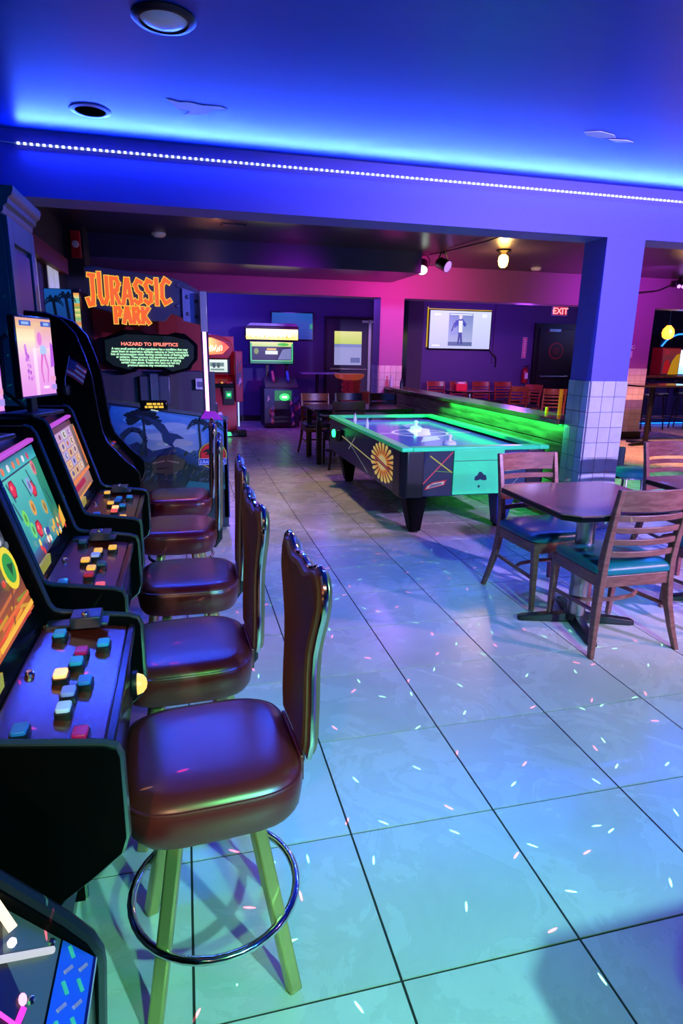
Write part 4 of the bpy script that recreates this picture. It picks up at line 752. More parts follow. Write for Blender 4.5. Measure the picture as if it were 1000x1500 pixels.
# ================================================================== CHAIRS AND TABLES
def make_chair(label, group, seatm=TEALV, wood=CHAIRW):
    t = T('dining_chair', label, 'chair', (0, 0, 0), 0, group)
    def rect(c, wx, wy): return [V(c[0] - wx / 2, c[1] - wy / 2, c[2]), V(c[0] + wx / 2, c[1] - wy / 2, c[2]), V(c[0] + wx / 2, c[1] + wy / 2, c[2]), V(c[0] - wx / 2, c[1] + wy / 2, c[2])]
    for s in (-1, 1):
        path = [(s * .262, -.262, 0), (s * .240, -.232, .12), (s * .220, -.205, .25), (s * .208, -.192, .38), (s * .203, -.195, .50), (s * .204, -.212, .62), (s * .206, -.238, .76), (s * .208, -.268, .90)]
        wd = [(.026, .030), (.030, .036), (.033, .044), (.034, .052), (.034, .048), (.032, .040), (.030, .034), (.028, .028)]
        B().loft([rect(p, *q) for p, q in zip(path, wd)]).obj('back_post', wood, t, .004)
        B().loft([rect((s * .205, .225, 0), .026, .026), rect((s * .205, .215, .20), .032, .032), rect((s * .205, .205, .425), .040, .040)]).obj('leg', wood, t, .004)
        B().tube([(s * .222, -.20, .235), (s * .205, .20, .205)], .012, 6).obj('side_stretcher', wood, t)
    def slat(z, h, th, bow):
        y0 = -.195 - .017 * (z - .5) / .12 if z < .62 else -.212 - .026 * (z - .62) / .14
        rr = []
        for k in range(9):
            x = -.198 + .396 * k / 8; b = bow * (1 - (x / .198) ** 2)
            rr.append([V(x, y0 - b - th / 2, z - h / 2), V(x, y0 - b + th / 2, z - h / 2), V(x, y0 - b + th / 2 - .10 * h, z + h / 2), V(x, y0 - b - th / 2 - .10 * h, z + h / 2)])
        B().loft(rr).obj('back_slat', wood, t, .003)
    slat(.842, .112, .018, .035)
    for z in (.748, .682, .616, .550): slat(z, .032, .014, .035)
    ap = rrect(0, .005, .445, .43, .03, 3)
    B().prism(ap, 'z', .365, .43).obj('apron', wood, t, .004)
    sr = lambda s, z: [V(x * s, .005 + (y - .005) * s, z) for x, y in rrect(0, .005, .46, .45, .06, 4)]
    B().loft([sr(.96, .431), sr(1.0, .440), sr(1.0, .458), sr(.97, .474), sr(.88, .486), sr(.6, .493), sr(.05, .495)]).obj('seat', seatm, t)
    B().tube([(-.214, 0.03, .222), (-.15, -.02, .222), (0, -.045, .222), (.15, -.02, .222), (.214, .03, .222)], .013, 6).obj('bow_stretcher', wood, t)
    return t
DG = 'slat-back chairs of the front tables'
ch1 = make_chair('slat-back chair with teal seat, back turned to the camera at the front table', DG); ch1.location = (2.25, 2.78, 0)
ch2 = dup(ch1, (2.20, 3.37, 0), PI + math.radians(3), 'slat-back chair facing the camera on the far side of the front table')
ch3 = dup(ch1, (3.60, 3.72, 0), PI, 'slat-back chair facing the camera behind the right edge table')
ch4 = dup(ch1, (3.06, 2.80, 0), 0, 'slat-back chair tucked under the right edge table, mostly out of frame')
def table(loc, sx, sy, label, rz=0, ch=.07, h=.76, top=TABLEW, four=False):
    t = T('dining_table', label, 'table', loc, rz)
    a, b = sx / 2, sy / 2
    oc = [(-a + ch, -b), (a - ch, -b), (a, -b + ch), (a, b - ch), (a - ch, b), (-a + ch, b), (-a, b - ch), (-a, -b + ch)]
    B().prism(oc, 'z', h - .006, h).obj('tabletop', top, t)
    B().prism([(x * 1.004, y * 1.004) for x, y in oc], 'z', h - .034, h - .0055).obj('edge_band', BLACKG, t, .004)
    if four:
        for s in (-1, 1):
            for q in (-1, 1): B().loft([[V(s * (a - .07) + u * .5, q * (b - .07) + v * .5, z) for u, v in ((-.07, -.07), (.07, -.07), (.07, .07), (-.07, .07))] for z in (0, h - .034)]).obj('leg', DARKW, t, .004)
        B().box(-a + .10, -b + .08, h - .11, a - .10, b - .08, h - .034).obj('apron', DARKW, t)
    else:
        B().cyl((0, 0, .045), (0, 0, h - .05), .052, 24).obj('pedestal', STEEL, t)
        B().lathe([(.16, h - .05), (.16, h - .036), (.001, h - .036)], 20).obj('mount_plate', BLACKM, t)
        ft = B().lathe([(.001, .06), (.07, .06), (.075, .03), (.001, .03)], 16).obj('base_hub', BLACKM, t)
        for k in range(4):
            an = PI / 4 * 0 + k * PI / 2 + math.radians(-18); d = V(math.cos(an), math.sin(an), 0); s = V(-d.y, d.x, 0)
            B().loft([[d * r + s * w / 2 + V(0, 0, z0), d * r - s * w / 2 + V(0, 0, z0), d * r - s * w / 2 * .7 + V(0, 0, z1), d * r + s * w / 2 * .7 + V(0, 0, z1)] for r, w, z0, z1 in ((.04, .075, .012, .060), (.20, .066, .008, .045), (.31, .062, .002, .032), (.335, .045, .0, .024))]).obj('base_foot', BLACKM, t, .004)
    return t
table((2.185, 2.945, 0), .76, .76, 'square walnut table with chamfered corners and steel pedestal')
table((3.30, 3.03, 0), .84, .76, 'walnut table cut off by the right edge of the picture')

# dark table group beyond the hockey table
table((2.40, 8.66, 0), 1.42, .86, 'dark four-legged table beyond the hockey table', 0, .02, .76, M('dark_table_top', rgb(26, 22, 30), .2), True)
FG = 'dark slat-back chairs around the dark table'
fc = make_chair('dark chair with orange-brown back behind the dark table, leftmost', FG, M('dark_vinyl', rgb(30, 24, 30), .4), Mwood('orange_brown_wood', rgb(110, 48, 22), rgb(150, 74, 34), .35, (3, 3, 12), 4)); fc.location = (1.92, 9.12, 0); fc.rotation_euler.z = PI
fd = make_chair('dark slat-back chair behind the dark table, second from left', FG, MATS['dark_vinyl'], DARKW); fd.location = (2.46, 9.16, 0); fd.rotation_euler.z = PI
dup(fd, (3.02, 9.16, 0), PI, 'dark slat-back chair behind the dark table, nearest the half wall')
dup(fd, (2.05, 8.12, 0), .05, 'dark chair on the near side of the dark table, partly behind the hockey table')

# high table and round stool right of the column
table((1.42, .0, 0), .76, .76, 'added walnut table out of view below the bottom right corner, casting a floor shadow')  # unseen table added to block the cyan lamp and shade the floor
st = T('round_stool', 'low round teal stool with back and chrome ring beside the tiled column', 'stool', (4.30, 5.28, 0))
B().lathe([(.001, .36), (.19, .36), (.205, .375), (.205, .42), (.18, .44), (.001, .445)], 28).obj('seat', TEALV, st)
B().lathe([(.208, .352), (.208, .366), (.19, .366), (.19, .352)], 28).obj('seat_ring', CHROME, st)
B().loft([[V(r * math.cos(a), r * math.sin(a), z) for a in [math.radians(60 + 9 * k) for k in range(11)] for r in (.21,)] + [V(.165 * math.cos(a), .165 * math.sin(a), z) for a in [math.radians(150 - 9 * k) for k in range(11)]] for z in (.41, .44, .60, .62)]).obj('backrest', M('dark_teal_vinyl', rgb(16, 44, 58), .4), st, .01)
for k in range(4):
    a = PI / 4 + k * PI / 2; B().cyl((.15 * math.cos(a), .15 * math.sin(a), .36), (.19 * math.cos(a), .19 * math.sin(a), 0), .012, 8).obj('leg', CHROME, st)
ht = T('high_table', 'tall pedestal bar table with dark cross foot near the bar', 'table', (7.93, 9.35, 0))
B().prism(rrect(.1, 0, 1.35, .72, .05, 3), 'z', 1.03, 1.06).obj('tabletop', M('glossy_dark_top', rgb(40, 36, 44), .10), ht, .004)
B().cyl((0, 0, .05), (0, 0, 1.03), .045, 16).obj('pedestal', BLACKM, ht)
for k in range(4):
    an = k * PI / 2 + .2; d = V(math.cos(an), math.sin(an), 0); s = V(-d.y, d.x, 0)
    B().loft([[d * r + s * .04 + V(0, 0, 0), d * r - s * .04, d * r - s * .03 + V(0, 0, z1), d * r + s * .03 + V(0, 0, z1)] for r, z1 in ((.02, .07), (.38, .035))]).obj('base_foot', BLACKM, ht, .004)
def bstool(loc, lab, first=[None]):
    if first[0]: return dup(first[0], loc, random.random(), lab)
    t = T('counter_stool', lab, 'bar stool', loc, 0, 'dark stools along the bar')
    B().lathe([(.001, .70), (.17, .70), (.19, .715), (.19, .75), (.16, .77), (.001, .775)], 22).obj('seat', M('navy_vinyl', rgb(20, 26, 52), .35), t)
    B().loft([[V(.20 * math.cos(a), .20 * math.sin(a), z) for a in [math.radians(50 + 10 * k) for k in range(9)]] + [V(.17 * math.cos(a), .17 * math.sin(a), z) for a in [math.radians(130 - 10 * k) for k in range(9)]] for z in (.76, 1.02)]).obj('backrest', MATS['navy_vinyl'], t, .008)
    for k in range(4):
        a = PI / 4 + k * PI / 2; B().cyl((.12 * math.cos(a), .12 * math.sin(a), .70), (.22 * math.cos(a), .22 * math.sin(a), 0), .014, 8).obj('leg', BLACKM, t)
    B().tube([(.19 * math.cos(2 * PI * k / 24), .19 * math.sin(2 * PI * k / 24), .25) for k in range(24)], .010, 6, True).obj('foot_ring', CHROME, t)
    first[0] = t; return t
bstool((9.35, 11.25, 0), 'dark stool at the bar, leftmost beside the magenta-lit column'); bstool((9.95, 11.5, 0), 'dark stool at the bar, second from the column'); bstool((10.6, 11.55, 0), 'dark stool at the bar, third from the column')
# bar
bar = T('bar_counter', 'blue-lit bar counter with wooden top beyond the right opening', 'bar counter', (0, 12.3, 0))
B().box(9.2, 0, 0, 13.1, .55, 1.06).obj('body', M('bar_front_gloss', rgb(60, 66, 96), .22), bar)
for k in range(7): B().box(9.25 + k * .55, -.02, .10, 9.72 + k * .55, 0, .98).obj('front_panel', M('bar_panel', rgb(70, 80, 120), .2), bar, .01)
B().box(9.15, -.15, 1.06, 13.1, .58, 1.11).obj('counter_top', CAPW, bar, .01)
B().tube([(9.2, -.16, .22), (13.0, -.16, .22)], .02, 8).obj('foot_rail', CHROME, bar)
B().box(9.2, -.03, .02, 13.1, -.022, .035).obj('kick_light', G('bar_blue_led', 20, 110, 255, 5), bar)
for nm, x, lab in (('pendant_lamp', 10.42, 'amber glass pendant lamp glowing over the bar'),):
    t = T(nm, lab, 'pendant lamp', (x, 12.05, 2.72)); B().cyl((0, 0, 0), (0, 0, -.50), .006, 6).obj('cord', BLACKM, t)
    B().lathe([(.03, -.50), (.05, -.53), (.11, -.60), (.13, -.68), (.11, -.77), (.06, -.81), (.001, -.82)], 20).obj('shade', G('amber_glass', 255, 160, 50, 3.2), t); B().lathe([(.03, -.47), (.045, -.52), (.001, -.53)], 14).obj('cap', BLACKM, t)
    lamp('pendant_light', 'POINT', (x, 11.85, 2.0), (1, .5, .12), 8, size=.1)
def vend(loc, lab):
    t = T('bar_game_cabinet', lab, 'game cabinet', loc)
    B().box(-.02, 0, 0, .48, .35, .62).obj('body', M('red_laminate', rgb(150, 26, 30), .35), t, .01)
    d = D((0, -.001, .02), (1, 0, 0), (0, 0, 1)); d.r(0, 0, .46, .58, C(40, 60, 90), C(170, 50, 50)); d.p([(.02, .02), (.22, .02), (.24, .2), (.16, .34), (.06, .3)], C(206, 30, 36)); d.p([(.18, 0), (.46, 0), (.46, .48), (.36, .44), (.26, .3)], C(240, 170, 30)); d.e(.10, .5, .07, .05, C(190, 40, 70)); d.obj('front_art', GLOW05, t); return t
vend((10.72, 12.45, 1.112), 'red and yellow countertop game cabinet on the bar')
t = T('lit_fridge', 'bright white lit bottle fridge on the bar at the right edge', 'fridge', (11.42, 12.5, 1.112))
B().box(-.22, 0, 0, .30, .32, .60).obj('body', WHITE, t, .01)
d = D((-.19, -.001, .03), (1, 0, 0), (0, 0, 1)); d.r(0, 0, .46, .54, C(120, 190, 255), C(235, 245, 255)); d.r(.2, 0, .26, .54, C(250, 190, 90), C(255, 255, 255)); d.obj('lit_door', GLOW2, t)
t = T('neon_sign', 'blue curved neon sign high behind the bar', 'sign', (11.35, 12.9, 1.95))
B().tube([(-.32, 0, -.18), (-.22, 0, -.06), (-.08, 0, .04), (.10, 0, .10), (.35, 0, .12)], .018, 8).obj('tube', G('blue_neon', 40, 120, 255, 3), t); B().box(-.35, .03, -.2, .4, .05, .16).obj('backing', BLACKM, t); B().cyl((.1, .04, .1), (.1, .85, .1), .01, 6).obj('bracket', BLACKM, t)
t = T('oval_mirror', 'dark oval frame with blue rim on the wall behind the column', 'mirror', (10.30, 13.62, 1.88))
B().tube([(.13 * math.cos(2 * PI * k / 28), 0, .42 * math.sin(2 * PI * k / 28)) for k in range(28)], .022, 8, True).obj('frame', M('blue_rim', rgb(40, 80, 150), .25, .5), t); B().loft([[V(.13 * math.cos(2 * PI * k / 28), y, .42 * math.sin(2 * PI * k / 28)) for k in range(28)] for y in (.01, .17)]).obj('glass', GLASS, t)
struct('wall_bar', B().box(9.3, 13.70, 0, 13.2, 13.79, 2.72), DARKP, 'dark wall behind the bar')
t = T('wall_switch', 'white light switch plate on the right magenta-lit column', 'switch', (8.02, HY, 1.60)); B().box(-.035, -.010, -.10, .035, 0, .02).obj('plate', WHITE, t, .003); B().box(-.01, -.02, -.055, .01, -.010, -.025).obj('toggle', WHITE, t)
t = T('thermostat', 'tiny white thermostat above the light switch', 'thermostat', (8.05, HY, 1.69)); B().box(-.03, -.02, -.03, .03, 0, .03).obj('body', WHITE, t, .004); B().box(-.015, -.022, -.01, .015, -.02, .015).obj('display', GLASS, t)

# ================================================================== BACK LEFT ROOM
tv = T('wall_television', 'blue wall television behind the shooter machine', 'television', (2.31, 13.8, 1.74)); B().box(-.46, -.06, 0, .46, 0, .58).obj('bezel', BLACKG, tv, .006)
d = D((-.44, -.0605, .02), (1, 0, 0), (0, 0, 1)); d.r(0, 0, .88, .54, C(16, 80, 210), C(30, 120, 235)); d.r(.82, .22, .88, .32, C(30, 200, 160)); d.obj('screen', GLOW05, tv)
sg = T('shooter_arcade', 'shooting arcade machine with yellow marquee and green coin lamp', 'arcade machine', (0, 12.4, 0))
B().box(1.52, 0, .03, 2.22, .70, .80).obj('base', M('arcade_black_art', rgb(20, 22, 34), .4), sg, .01)
B().prism([(-.02, .80), (.50, .80), (.50, .98), (.38, 1.0), (.05, .86)], 'x', 1.54, 2.20).obj('gun_shelf', M('shelf_grey', rgb(90, 84, 96), .4, .3), sg, .01)
d = D((1.52, -.001, .03), (1, 0, 0), (0, 0, 1)); d.r(0, 0, .70, .76, C(30, 20, 40), C(30, 60, 110)); random.seed(4)
for k in range(26): d.p([(x0 := random.choice((random.random() * .2, .5 + random.random() * .18)), y0 := random.random() * .6), (x0 + .06, y0 + .05), (x0 + .02, y0 + .14)], C(*random.choice(((60, 90, 150), (150, 60, 60), (190, 170, 170), (80, 60, 110)))))
d.r(.20, .06, .50, .72, C(10, 14, 24)); d.obj('front_art', PRINT, sg)
d = D((1.72, -.0112, .55), (1, 0, 0), (0, 0, 1)); d.r(0, 0, .34, .20, C(14, 80, 40)); d.e(.20, .07, .10, .07, C(50, 230, 90)); d.r(.15, .05, .25, .09, C(220, 255, 220)); d.obj('coin_lamp', GLOW2, sg, 'green lit coin slot')
for k, (gx, col) in enumerate(((1.72, (200, 70, 120)), (2.02, (70, 120, 220)))):
    B().bar((gx, .10, .93), (gx, .32, 1.10), .05, .06).bar((gx, .26, .98), (gx, .30, .88), .045, .04).obj('toy_gun', M('gun_%d' % k, rgb(*col), .35), sg, .008)
    B().tube([(gx, .3, .9), (gx + .06, .2, .84), (gx, .06, .82)], .012, 6).obj('gun_cord', BLACKM, sg)
B().box(1.62, .50, .80, 1.68, .60, 1.3).box(2.02, .50, .80, 2.08, .60, 1.3).obj('upright', BLACKM, sg)
B().box(1.28, .40, 1.24, 2.18, .56, 1.70).obj('screen_box', BLACKG, sg, .01)
d = D((1.30, .399, 1.26), (1, 0, 0), (0, 0, 1)); d.r(0, 0, .86, .42, C(20, 30, 40), C(30, 50, 70)); d.r(0, .33, .86, .42, C(190, 220, 120), C(240, 240, 150)); d.r(0, 0, .86, .05, C(30, 120, 90)); d.r(0, .05, .86, .062, C(150, 250, 170)); d.r(0, .05, .03, .40, C(60, 190, 130)); d.r(.83, .05, .86, .40, C(60, 200, 130)); d.r(.3, .18, .55, .25, C(230, 240, 240)); d.r(.33, .26, .52, .30, C(230, 190, 60)); d.e(.12, .24, .05, .06, C(130, 150, 50), 9); d.p([(.55, .08), (.82, .08), (.82, .3), (.65, .28)], C(120, 130, 180)); d.e(.66, .375, .12, .03, C(70, 200, 60), 10); d.obj('screen', GLOW1, sg)
B().box(1.20, .30, 1.71, 2.26, .56, 1.98).obj('marquee_box', BLACKM, sg, .01)
d = D((1.215, .299, 1.725), (1, 0, 0), (0, 0, 1)); d.r(0, 0, 1.03, .20, C(250, 220, 90), C(255, 250, 190)); random.seed(6)
for k in range(9): d.p([(.1 + k * .09, .05), (.16 + k * .09, .05), (.17 + k * .09, .14), (.12 + k * .09, .15)], C(250, 246, 220))
for k in range(24): d.e(random.random() * 1.0, .02 + .05 * random.random(), .02, .012, C(200, 150, 60), 7)
d.obj('marquee', GLOW2, sg, 'bright yellow marquee')
B().prism([(1.22, 1.98), (1.3, 2.04), (2.2, 2.04), (2.26, 1.98)], 'y', .30, .50).obj('marquee_top', JG, sg, .006)
ra = T('red_arcade', 'red arcade machine with flame marquee partly hidden by the neon post', 'arcade machine', (0, 11.5, 0))
RD = M('arcade_red', rgb(190, 20, 30), .35)
B().prism([(0, .02), (0, .62), (.10, .80), (.10, .95), (.30, 1.08), (.34, 1.75), (.62, 1.75), (.62, .02)], 'x', .30, .90).obj('body', RD, ra)
B().prism([(.0, 1.36), (.52, 1.36), (.62, 1.52), (.56, 1.66), (.36, 1.76), (.0, 1.80)], 'y', .08, .30).obj('marquee_frame', RD, ra, .015)
ra.children[-1].location = (.27, 0, 0)
d = D((.30, .079, 1.42), (1, 0, 0), (0, 0, 1)); d.p([(0, 0), (.38, .02), (.50, .14), (.42, .22), (.20, .30), (0, .30)], [C(255, 130, 50), C(250, 90, 40), C(255, 90, 40), C(250, 60, 40), C(255, 150, 70), C(255, 200, 120)])
for k in range(9): d.l([(.04 + .04 * k, .06 + .01 * (k % 3)), (.10 + .035 * k, .14 + .03 * (k % 2)), (.12 + .03 * k, .10 + .12 * ((k * 7) % 3) / 3)], .022, C(255, 240, 190), .006)
d.obj('marquee', GLOW2, ra, 'flame coloured glowing marquee')
B().box(.38, .22, 1.10, .82, .30, 1.36).obj('screen_box', BLACKM, ra, .01)
d = D((.41, .219, 1.12), (1, 0, 0), (0, 0, 1)); d.r(0, 0, .36, .22, C(215, 235, 225), C(240, 250, 240)); d.r(.05, .10, .30, .17, C(110, 140, 130)); d.e(.12, .12, .03, .05, C(60, 80, 80), 8); d.e(.2, .12, .03, .05, C(70, 90, 80), 8); d.r(.06, .03, .30, .06, C(120, 150, 140)); d.obj('screen', GLOW1, ra)
B().box(.34, -.06, .86, .86, .12, .93).obj('control_panel', BLACKG, ra, .01)
for k in range(4): B().lathe([(.02, 0), (.02, .02), (.001, .03)], 10).obj('button', red if k % 2 else gld, ra, loc=(.45 + .1 * k, -.0, .93))
B().box(.88, -.06, .60, 1.02, .10, 1.50).obj('side_fin', M('pinkish_fin', rgb(170, 60, 90), .4), ra, .02)
d = D((.885, -.061, .7), (1, 0, 0), (0, 0, 1)); random.seed(8)
for k in range(12): d.p([(.01 + .09 * random.random(), .1 + .5 * random.random()), (.12, .2 + .5 * random.random()), (.05, .15 + .6 * random.random())], C(*random.choice(((210, 180, 230), (140, 30, 50), (60, 50, 120)))))
d.obj('fin_art', PRINT, ra)
B().box(.66, -.035, .55, .86, -.001, .86).obj('coin_door', BLACKM, ra, .006)
d = D((.70, -.036, .66), (1, 0, 0), (0, 0, 1)); d.r(0, 0, .12, .14, C(10, 80, 40)); d.r(.03, .04, .10, .10, C(40, 240, 110)); d.r(.05, .06, .08, .08, C(200, 255, 210)); d.obj('coin_lamp', GLOW2, ra, 'green lit coin slot')
B().box(.92, -.04, .16, .945, -.02, .84).obj('side_tube', G('white_tube', 170, 190, 235, 1.5), ra)
B().box(.62, -.30, .0, 1.05, -.02, .10).obj('platform', BLACKM, ra, .02)
d = D((.64, -.301, .01), (1, 0, 0), (0, 0, 1)); d.p([(0, 0), (.14, .02), (.12, .08), (0, .09)], C(60, 240, 130)); d.obj('step_lamp', GLOW2, ra)
hb = T('bistro_table', 'tall narrow table with pale lit edge by the indigo wall', 'table', (2.70, 12.95, 0))
B().box(-.38, -.28, 1.06, .42, .28, 1.09).obj('tabletop', M('pale_table', rgb(150, 150, 190), .25), hb, .004); B().cyl((0, 0, .03), (0, 0, 1.06), .035, 12).obj('pedestal', BLACKM, hb); B().lathe([(.24, 0), (.24, .015), (.04, .035), (.001, .035)], 20).obj('base', BLACKM, hb)
gm = T('amber_kiosk', 'orange-lit brick-patterned pedestal game near the glass doors', 'game kiosk', (3.12, 12.0, 0))
OB = M('amber_brick', rgb(190, 70, 46), .45); 
B().box(-.16, -.14, .0, .20, .14, 1.02).obj('body', M('kiosk_dark', rgb(90, 30, 34), .5), gm)
bmz = B().box(-.055, 0, -.022, .055, .02, .022).mesh('brick', OB, False)
for r in range(18):
    for q in range(3): mk('brick', bmz, gm, loc=(-.11 + q * .125 + (.03 if r % 2 else 0), -.155, .10 + r * .05))
B().prism([(-.26, 1.10), (.30, 1.10), (.26, 1.02), (.16, .98), (-.12, .98), (-.22, 1.02)], 'y', -.16, .16).obj('hood', M('amber_hood', rgb(200, 110, 60), .4, emit=rgb(200, 90, 50), es=.25), gm, .02)
B().box(.12, -.20, .50, .42, .10, .76).obj('side_box', M('kiosk_rust', rgb(150, 60, 44), .5), gm, .01)
t = T('condiment_bottle', 'clear condiment bottle on the far end of the half wall cap', 'bottle', (3.33, 9.95, .966)); B().lathe([(.001, 0), (.035, 0), (.036, .11), (.02, .14), (.012, .16)], 16).obj('body', M('clear_plastic', rgb(210, 200, 220), .15), t); B().lathe([(.016, .158), (.016, .185), (.001, .19)], 12).obj('cap', WHITE, t)
t = T('condiment_bottle', 'dark condiment bottle beside the clear one on the half wall', 'bottle', (3.44, 9.75, .966)); B().lathe([(.001, 0), (.03, 0), (.03, .09), (.015, .12), (.012, .13)], 16).obj('body', M('dark_plastic', rgb(40, 50, 70), .2), t); B().lathe([(.014, .128), (.014, .15), (.001, .152)], 12).obj('cap', BLACKM, t)

# ================================================================== DINING AREA BEYOND THE HALF WALL
T2 = T('wall_television', 'large bright television showing a striped player picture on the purple wall', 'television', (6.22, 13.8, 1.60))
B().box(-.78, -.07, 0, .78, 0, .88).obj('bezel', BLACKG, T2, .008)
d = D((-.755, -.0706, .03), (1, 0, 0), (0, 0, 1)); d.r(0, 0, 1.51, .83, C(200, 205, 250), C(222, 228, 255)); d.r(.46, .06, 1.06, .78, C(176, 186, 226), C(120, 140, 200)); d.r(.46, .06, 1.06, .15, C(90, 110, 160)); d.r(.48, .74, 1.04, .765, C(240, 244, 255)); d.r(.50, .30, .78, .42, C(150, 160, 220))
d.e(.745, .70, .045, .05, C(235, 225, 235), 12); d.p([(.62, .62), (.80, .66), (.90, .54), (.86, .48), (.80, .54), (.80, .34), (.70, .34), (.68, .52), (.60, .44)], C(60, 80, 180)); d.p([(.70, .62), (.80, .62), (.80, .36), (.71, .36)], C(240, 242, 255)); d.p([(.71, .36), (.79, .36), (.82, .10), (.77, .10), (.75, .26), (.73, .10), (.69, .10)], C(60, 76, 150)); d.l([(.60, .56), (.54, .40)], .03, C(60, 70, 160))
d.r(.10, .72, .26, .77, C(245, 248, 255)); d.r(1.28, .70, 1.40, .78, C(245, 248, 255)); d.r(.07, .05, .26, .08, C(245, 248, 255)); d.obj('screen', GLOW1, T2)
B().box(-.80, -.03, .05, -.785, -.005, .93).box(-.78, -.03, .885, .78, -.005, .90).obj('backlight', G('amber_backlight', 240, 190, 40, .8), T2)
tag(B().tube([(7.02, 13.79, 1.62), (7.06, 13.75, 1.55), (7.16, 13.74, 1.46), (7.20, 13.78, 1.40), (7.20, 13.785, 1.22)], .016, 6).obj('cable', BLACKM), 'black cable hanging beside the large television', 'cable')
tag(B().box(7.10, 13.77, 1.30, 7.13, 13.80, 2.72).obj('conduit', M('violet_conduit', rgb(80, 70, 110), .5)), 'thin vertical conduit on the wall right of the television', 'conduit')
t = T('wall_sign', 'narrow vertical white and red sign above the extinguisher', 'sign', (7.93, 13.8, 1.44)); B().box(-.055, -.012, 0, .055, 0, .48).obj('board', WHITE, t)
d = D((-.05, -.0125, .01), (1, 0, 0), (0, 0, 1)); d.r(0, 0, .10, .46, C(206, 70, 100))
for k in range(10): d.r(.02, .03 + k * .042, .08, .052 + k * .042, C(235, 225, 235))
d.obj('sign_face', PRINT, t)
t = T('fire_extinguisher', 'dark red fire extinguisher hanging on the purple wall', 'fire extinguisher', (7.95, 13.70, .86)); B().lathe([(.001, 0), (.07, 0), (.075, .02), (.075, .27), (.06, .32), (.025, .35), (.025, .37), (.001, .37)], 18).obj('tank', M('extinguisher_red', rgb(150, 16, 30), .3), t); B().bar((-.02, 0, .39), (.10, -.02, .42), .03, .02).bar((0, 0, .36), (0, 0, .40), .04, .04).obj('valve', BLACKM, t, .004); B().tube([(.03, 0, .38), (.10, -.02, .33), (.09, -.02, .12)], .010, 6).obj('hose', RUBBER, t); B().box(-.04, -.0775, .10, .04, -.074, .24).obj('nameplate', WHITE, t); B().box(-.03, .06, .05, .03, .10, .3).obj('bracket', BLACKM, t)
BG = 'slat-back chairs of the far dining area'
bc = make_chair('far dining chair against the purple wall, leftmost of four', BG, MATS['dark_vinyl'], Mwood('red_brown_wood', rgb(120, 44, 26), rgb(160, 74, 44), .3, (3, 3, 12), 4)); bc.location = (5.55, 13.15, 0); bc.rotation_euler.z = PI
for x, lab in ((6.11, 'second of four'), (6.67, 'third of four'), (7.23, 'rightmost of four')): dup(bc, (x, 13.15, 0), PI, 'far dining chair against the purple wall, ' + lab)
dup(bc, (6.60, 11.78, 0), 0.05, 'far dining chair turned with its back to the half wall, centre')
dup(bc, (7.08, 12.1, 0), PI / 2 + .35, 'far dining chair seen side-on with light stripes on its back')
dup(bc, (6.98, 10.95, 0), -.35, 'far dining chair closest to the yellow tube')
table((5.90, 12.35, 0), 1.0, .7, 'far dining table in front of the four chairs, left', 0, .16, .76)
table((7.55, 12.75, 0), .7, .7, 'far dining table in front of the black exit door', 0, .1, .76)
t = T('napkin_box', 'small bright red napkin box on the far left dining table', 'box', (5.60, 12.2, .762)); B().box(-.12, -.08, 0, .12, .08, .15).obj('body', M('bright_red_plastic', rgb(220, 30, 70), .35), t, .01); B().box(-.07, -.05, .15, .07, .05, .18).obj('napkin', WHITE, t)
t = T('yellow_tube', 'tall yellow tube standing on the half wall cap near the column', 'tube', (3.50, 5.33, .966)); B().cyl((0, 0, 0), (0, 0, .235), .017, 14).obj('body', M('amber_plastic', rgb(250, 170, 40), .35, emit=rgb(250, 150, 30), es=.35), t); B().cyl((0, 0, .235), (0, 0, .246), .019, 14).obj('cap', MATS['amber_plastic'], t)
t = T('yellow_candle', 'short yellow candle left of the tall yellow tube', 'candle', (3.50, 5.55, .966)); B().cyl((0, 0, 0), (0, 0, .055), .016, 14).obj('body', MATS['amber_plastic'], t); B().cyl((0, 0, .055), (0, 0, .065), .002, 6).obj('wick', BLACKM, t)
t = T('wire_rack', 'dark spiral wire rack on the half wall cap against the tiled column', 'rack', (3.53, 5.14, .966))
for q in (-.035, .035):
    B().tube([(q + .018 * math.cos(k * .8), .018 * math.sin(k * .8), .01 + k * .0049) for k in range(48)], .004, 5).obj('coil', M('dark_wire', rgb(60, 54, 70), .3, .7), t)
B().box(-.07, -.03, 0, .07, .03, .012).obj('base', BLACKM, t)

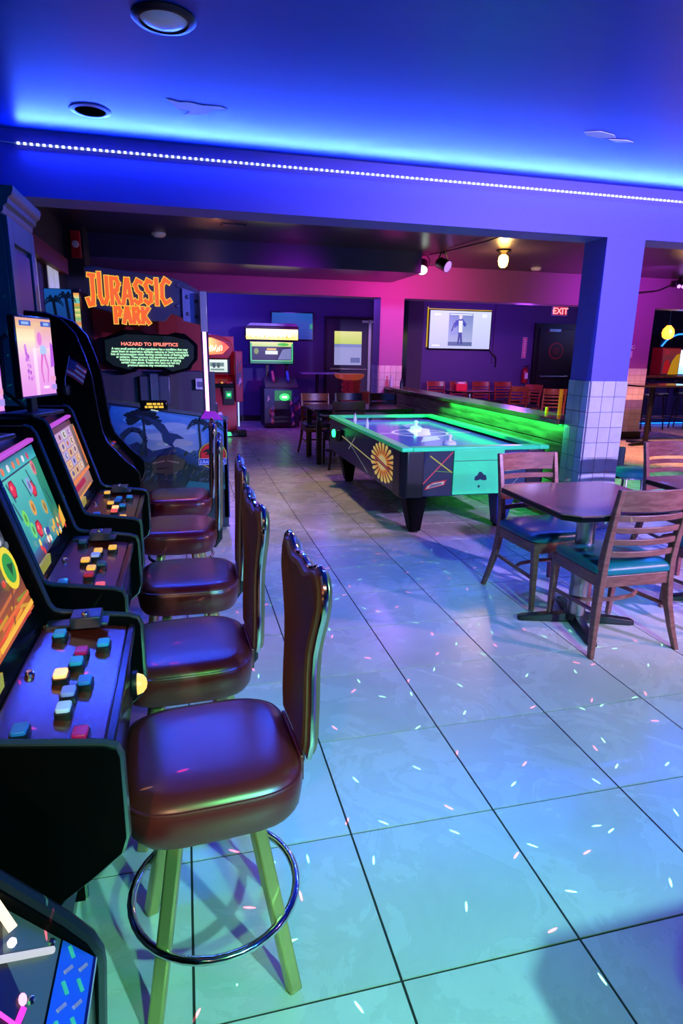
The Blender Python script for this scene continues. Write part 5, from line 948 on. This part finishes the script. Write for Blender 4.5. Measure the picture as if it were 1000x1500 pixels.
# ================================================================== LASER SPECKS: a star projector on the ceiling
def star_projector(name, loc, scale, seed, col, power):
    o = lamp(name, 'SPOT', loc, (1, 1, 1), power, (loc[0] + .001, loc[1] + 0.2, 0), 0.0, 150, 0.1)
    ld = o.data; ld.use_nodes = True; nt = ld.node_tree; N = nt.nodes.new; L = nt.links.new; em = nt.nodes['Emission']
    tc = N('ShaderNodeTexCoord'); sp = N('ShaderNodeSeparateXYZ'); L(tc.outputs['Normal'], sp.inputs[0])
    dx = N('ShaderNodeMath'); dx.operation = 'DIVIDE'; L(sp.outputs[0], dx.inputs[0]); L(sp.outputs[2], dx.inputs[1])
    dy = N('ShaderNodeMath'); dy.operation = 'DIVIDE'; L(sp.outputs[1], dy.inputs[0]); L(sp.outputs[2], dy.inputs[1])
    cb = N('ShaderNodeCombineXYZ'); L(dx.outputs[0], cb.inputs[0]); L(dy.outputs[0], cb.inputs[1]); cb.inputs[2].default_value = 0
    ad = N('ShaderNodeVectorMath'); L(cb.outputs[0], ad.inputs[0]); ad.inputs[1].default_value = (seed, seed * 1.7, 0)
    vo = N('ShaderNodeTexVoronoi'); vo.voronoi_dimensions = '2D'; vo.inputs['Scale'].default_value = scale; L(ad.outputs[0], vo.inputs['Vector'])
    su = N('ShaderNodeVectorMath'); su.operation = 'SUBTRACT'; L(ad.outputs[0], su.inputs[0]); L(vo.outputs['Position'], su.inputs[1])
    sc_ = N('ShaderNodeSeparateColor'); L(vo.outputs['Color'], sc_.inputs[0])
    an = N('ShaderNodeMath'); an.operation = 'MULTIPLY'; L(sc_.outputs[0], an.inputs[0]); an.inputs[1].default_value = 3.1
    ro = N('ShaderNodeVectorRotate'); ro.rotation_type = 'Z_AXIS'; L(su.outputs[0], ro.inputs['Vector']); L(an.outputs[0], ro.inputs['Angle'])
    ml = N('ShaderNodeVectorMath'); ml.operation = 'MULTIPLY'; L(ro.outputs[0], ml.inputs[0]); ml.inputs[1].default_value = (1 / .0062, 1 / .0012, 0)
    ln = N('ShaderNodeVectorMath'); ln.operation = 'LENGTH'; L(ml.outputs[0], ln.inputs[0])
    lt_ = N('ShaderNodeMath'); lt_.operation = 'LESS_THAN'; L(ln.outputs['Value'], lt_.inputs[0]); lt_.inputs[1].default_value = 1
    kp = N('ShaderNodeMath'); kp.operation = 'GREATER_THAN'; L(sc_.outputs[1], kp.inputs[0]); kp.inputs[1].default_value = .35
    mm = N('ShaderNodeMath'); mm.operation = 'MULTIPLY'; L(lt_.outputs[0], mm.inputs[0]); L(kp.outputs[0], mm.inputs[1])
    em.inputs['Color'].default_value = col + (1,); L(mm.outputs[0], em.inputs['Strength'])
star_projector('star_projector_green', (1.0, 0.9, 2.78), 13.0, 3.1, (.25, 1.0, .45), 2100)
star_projector('star_projector_red', (1.05, 0.9, 2.78), 11.0, 9.4, (1.0, .12, .18), 2700)
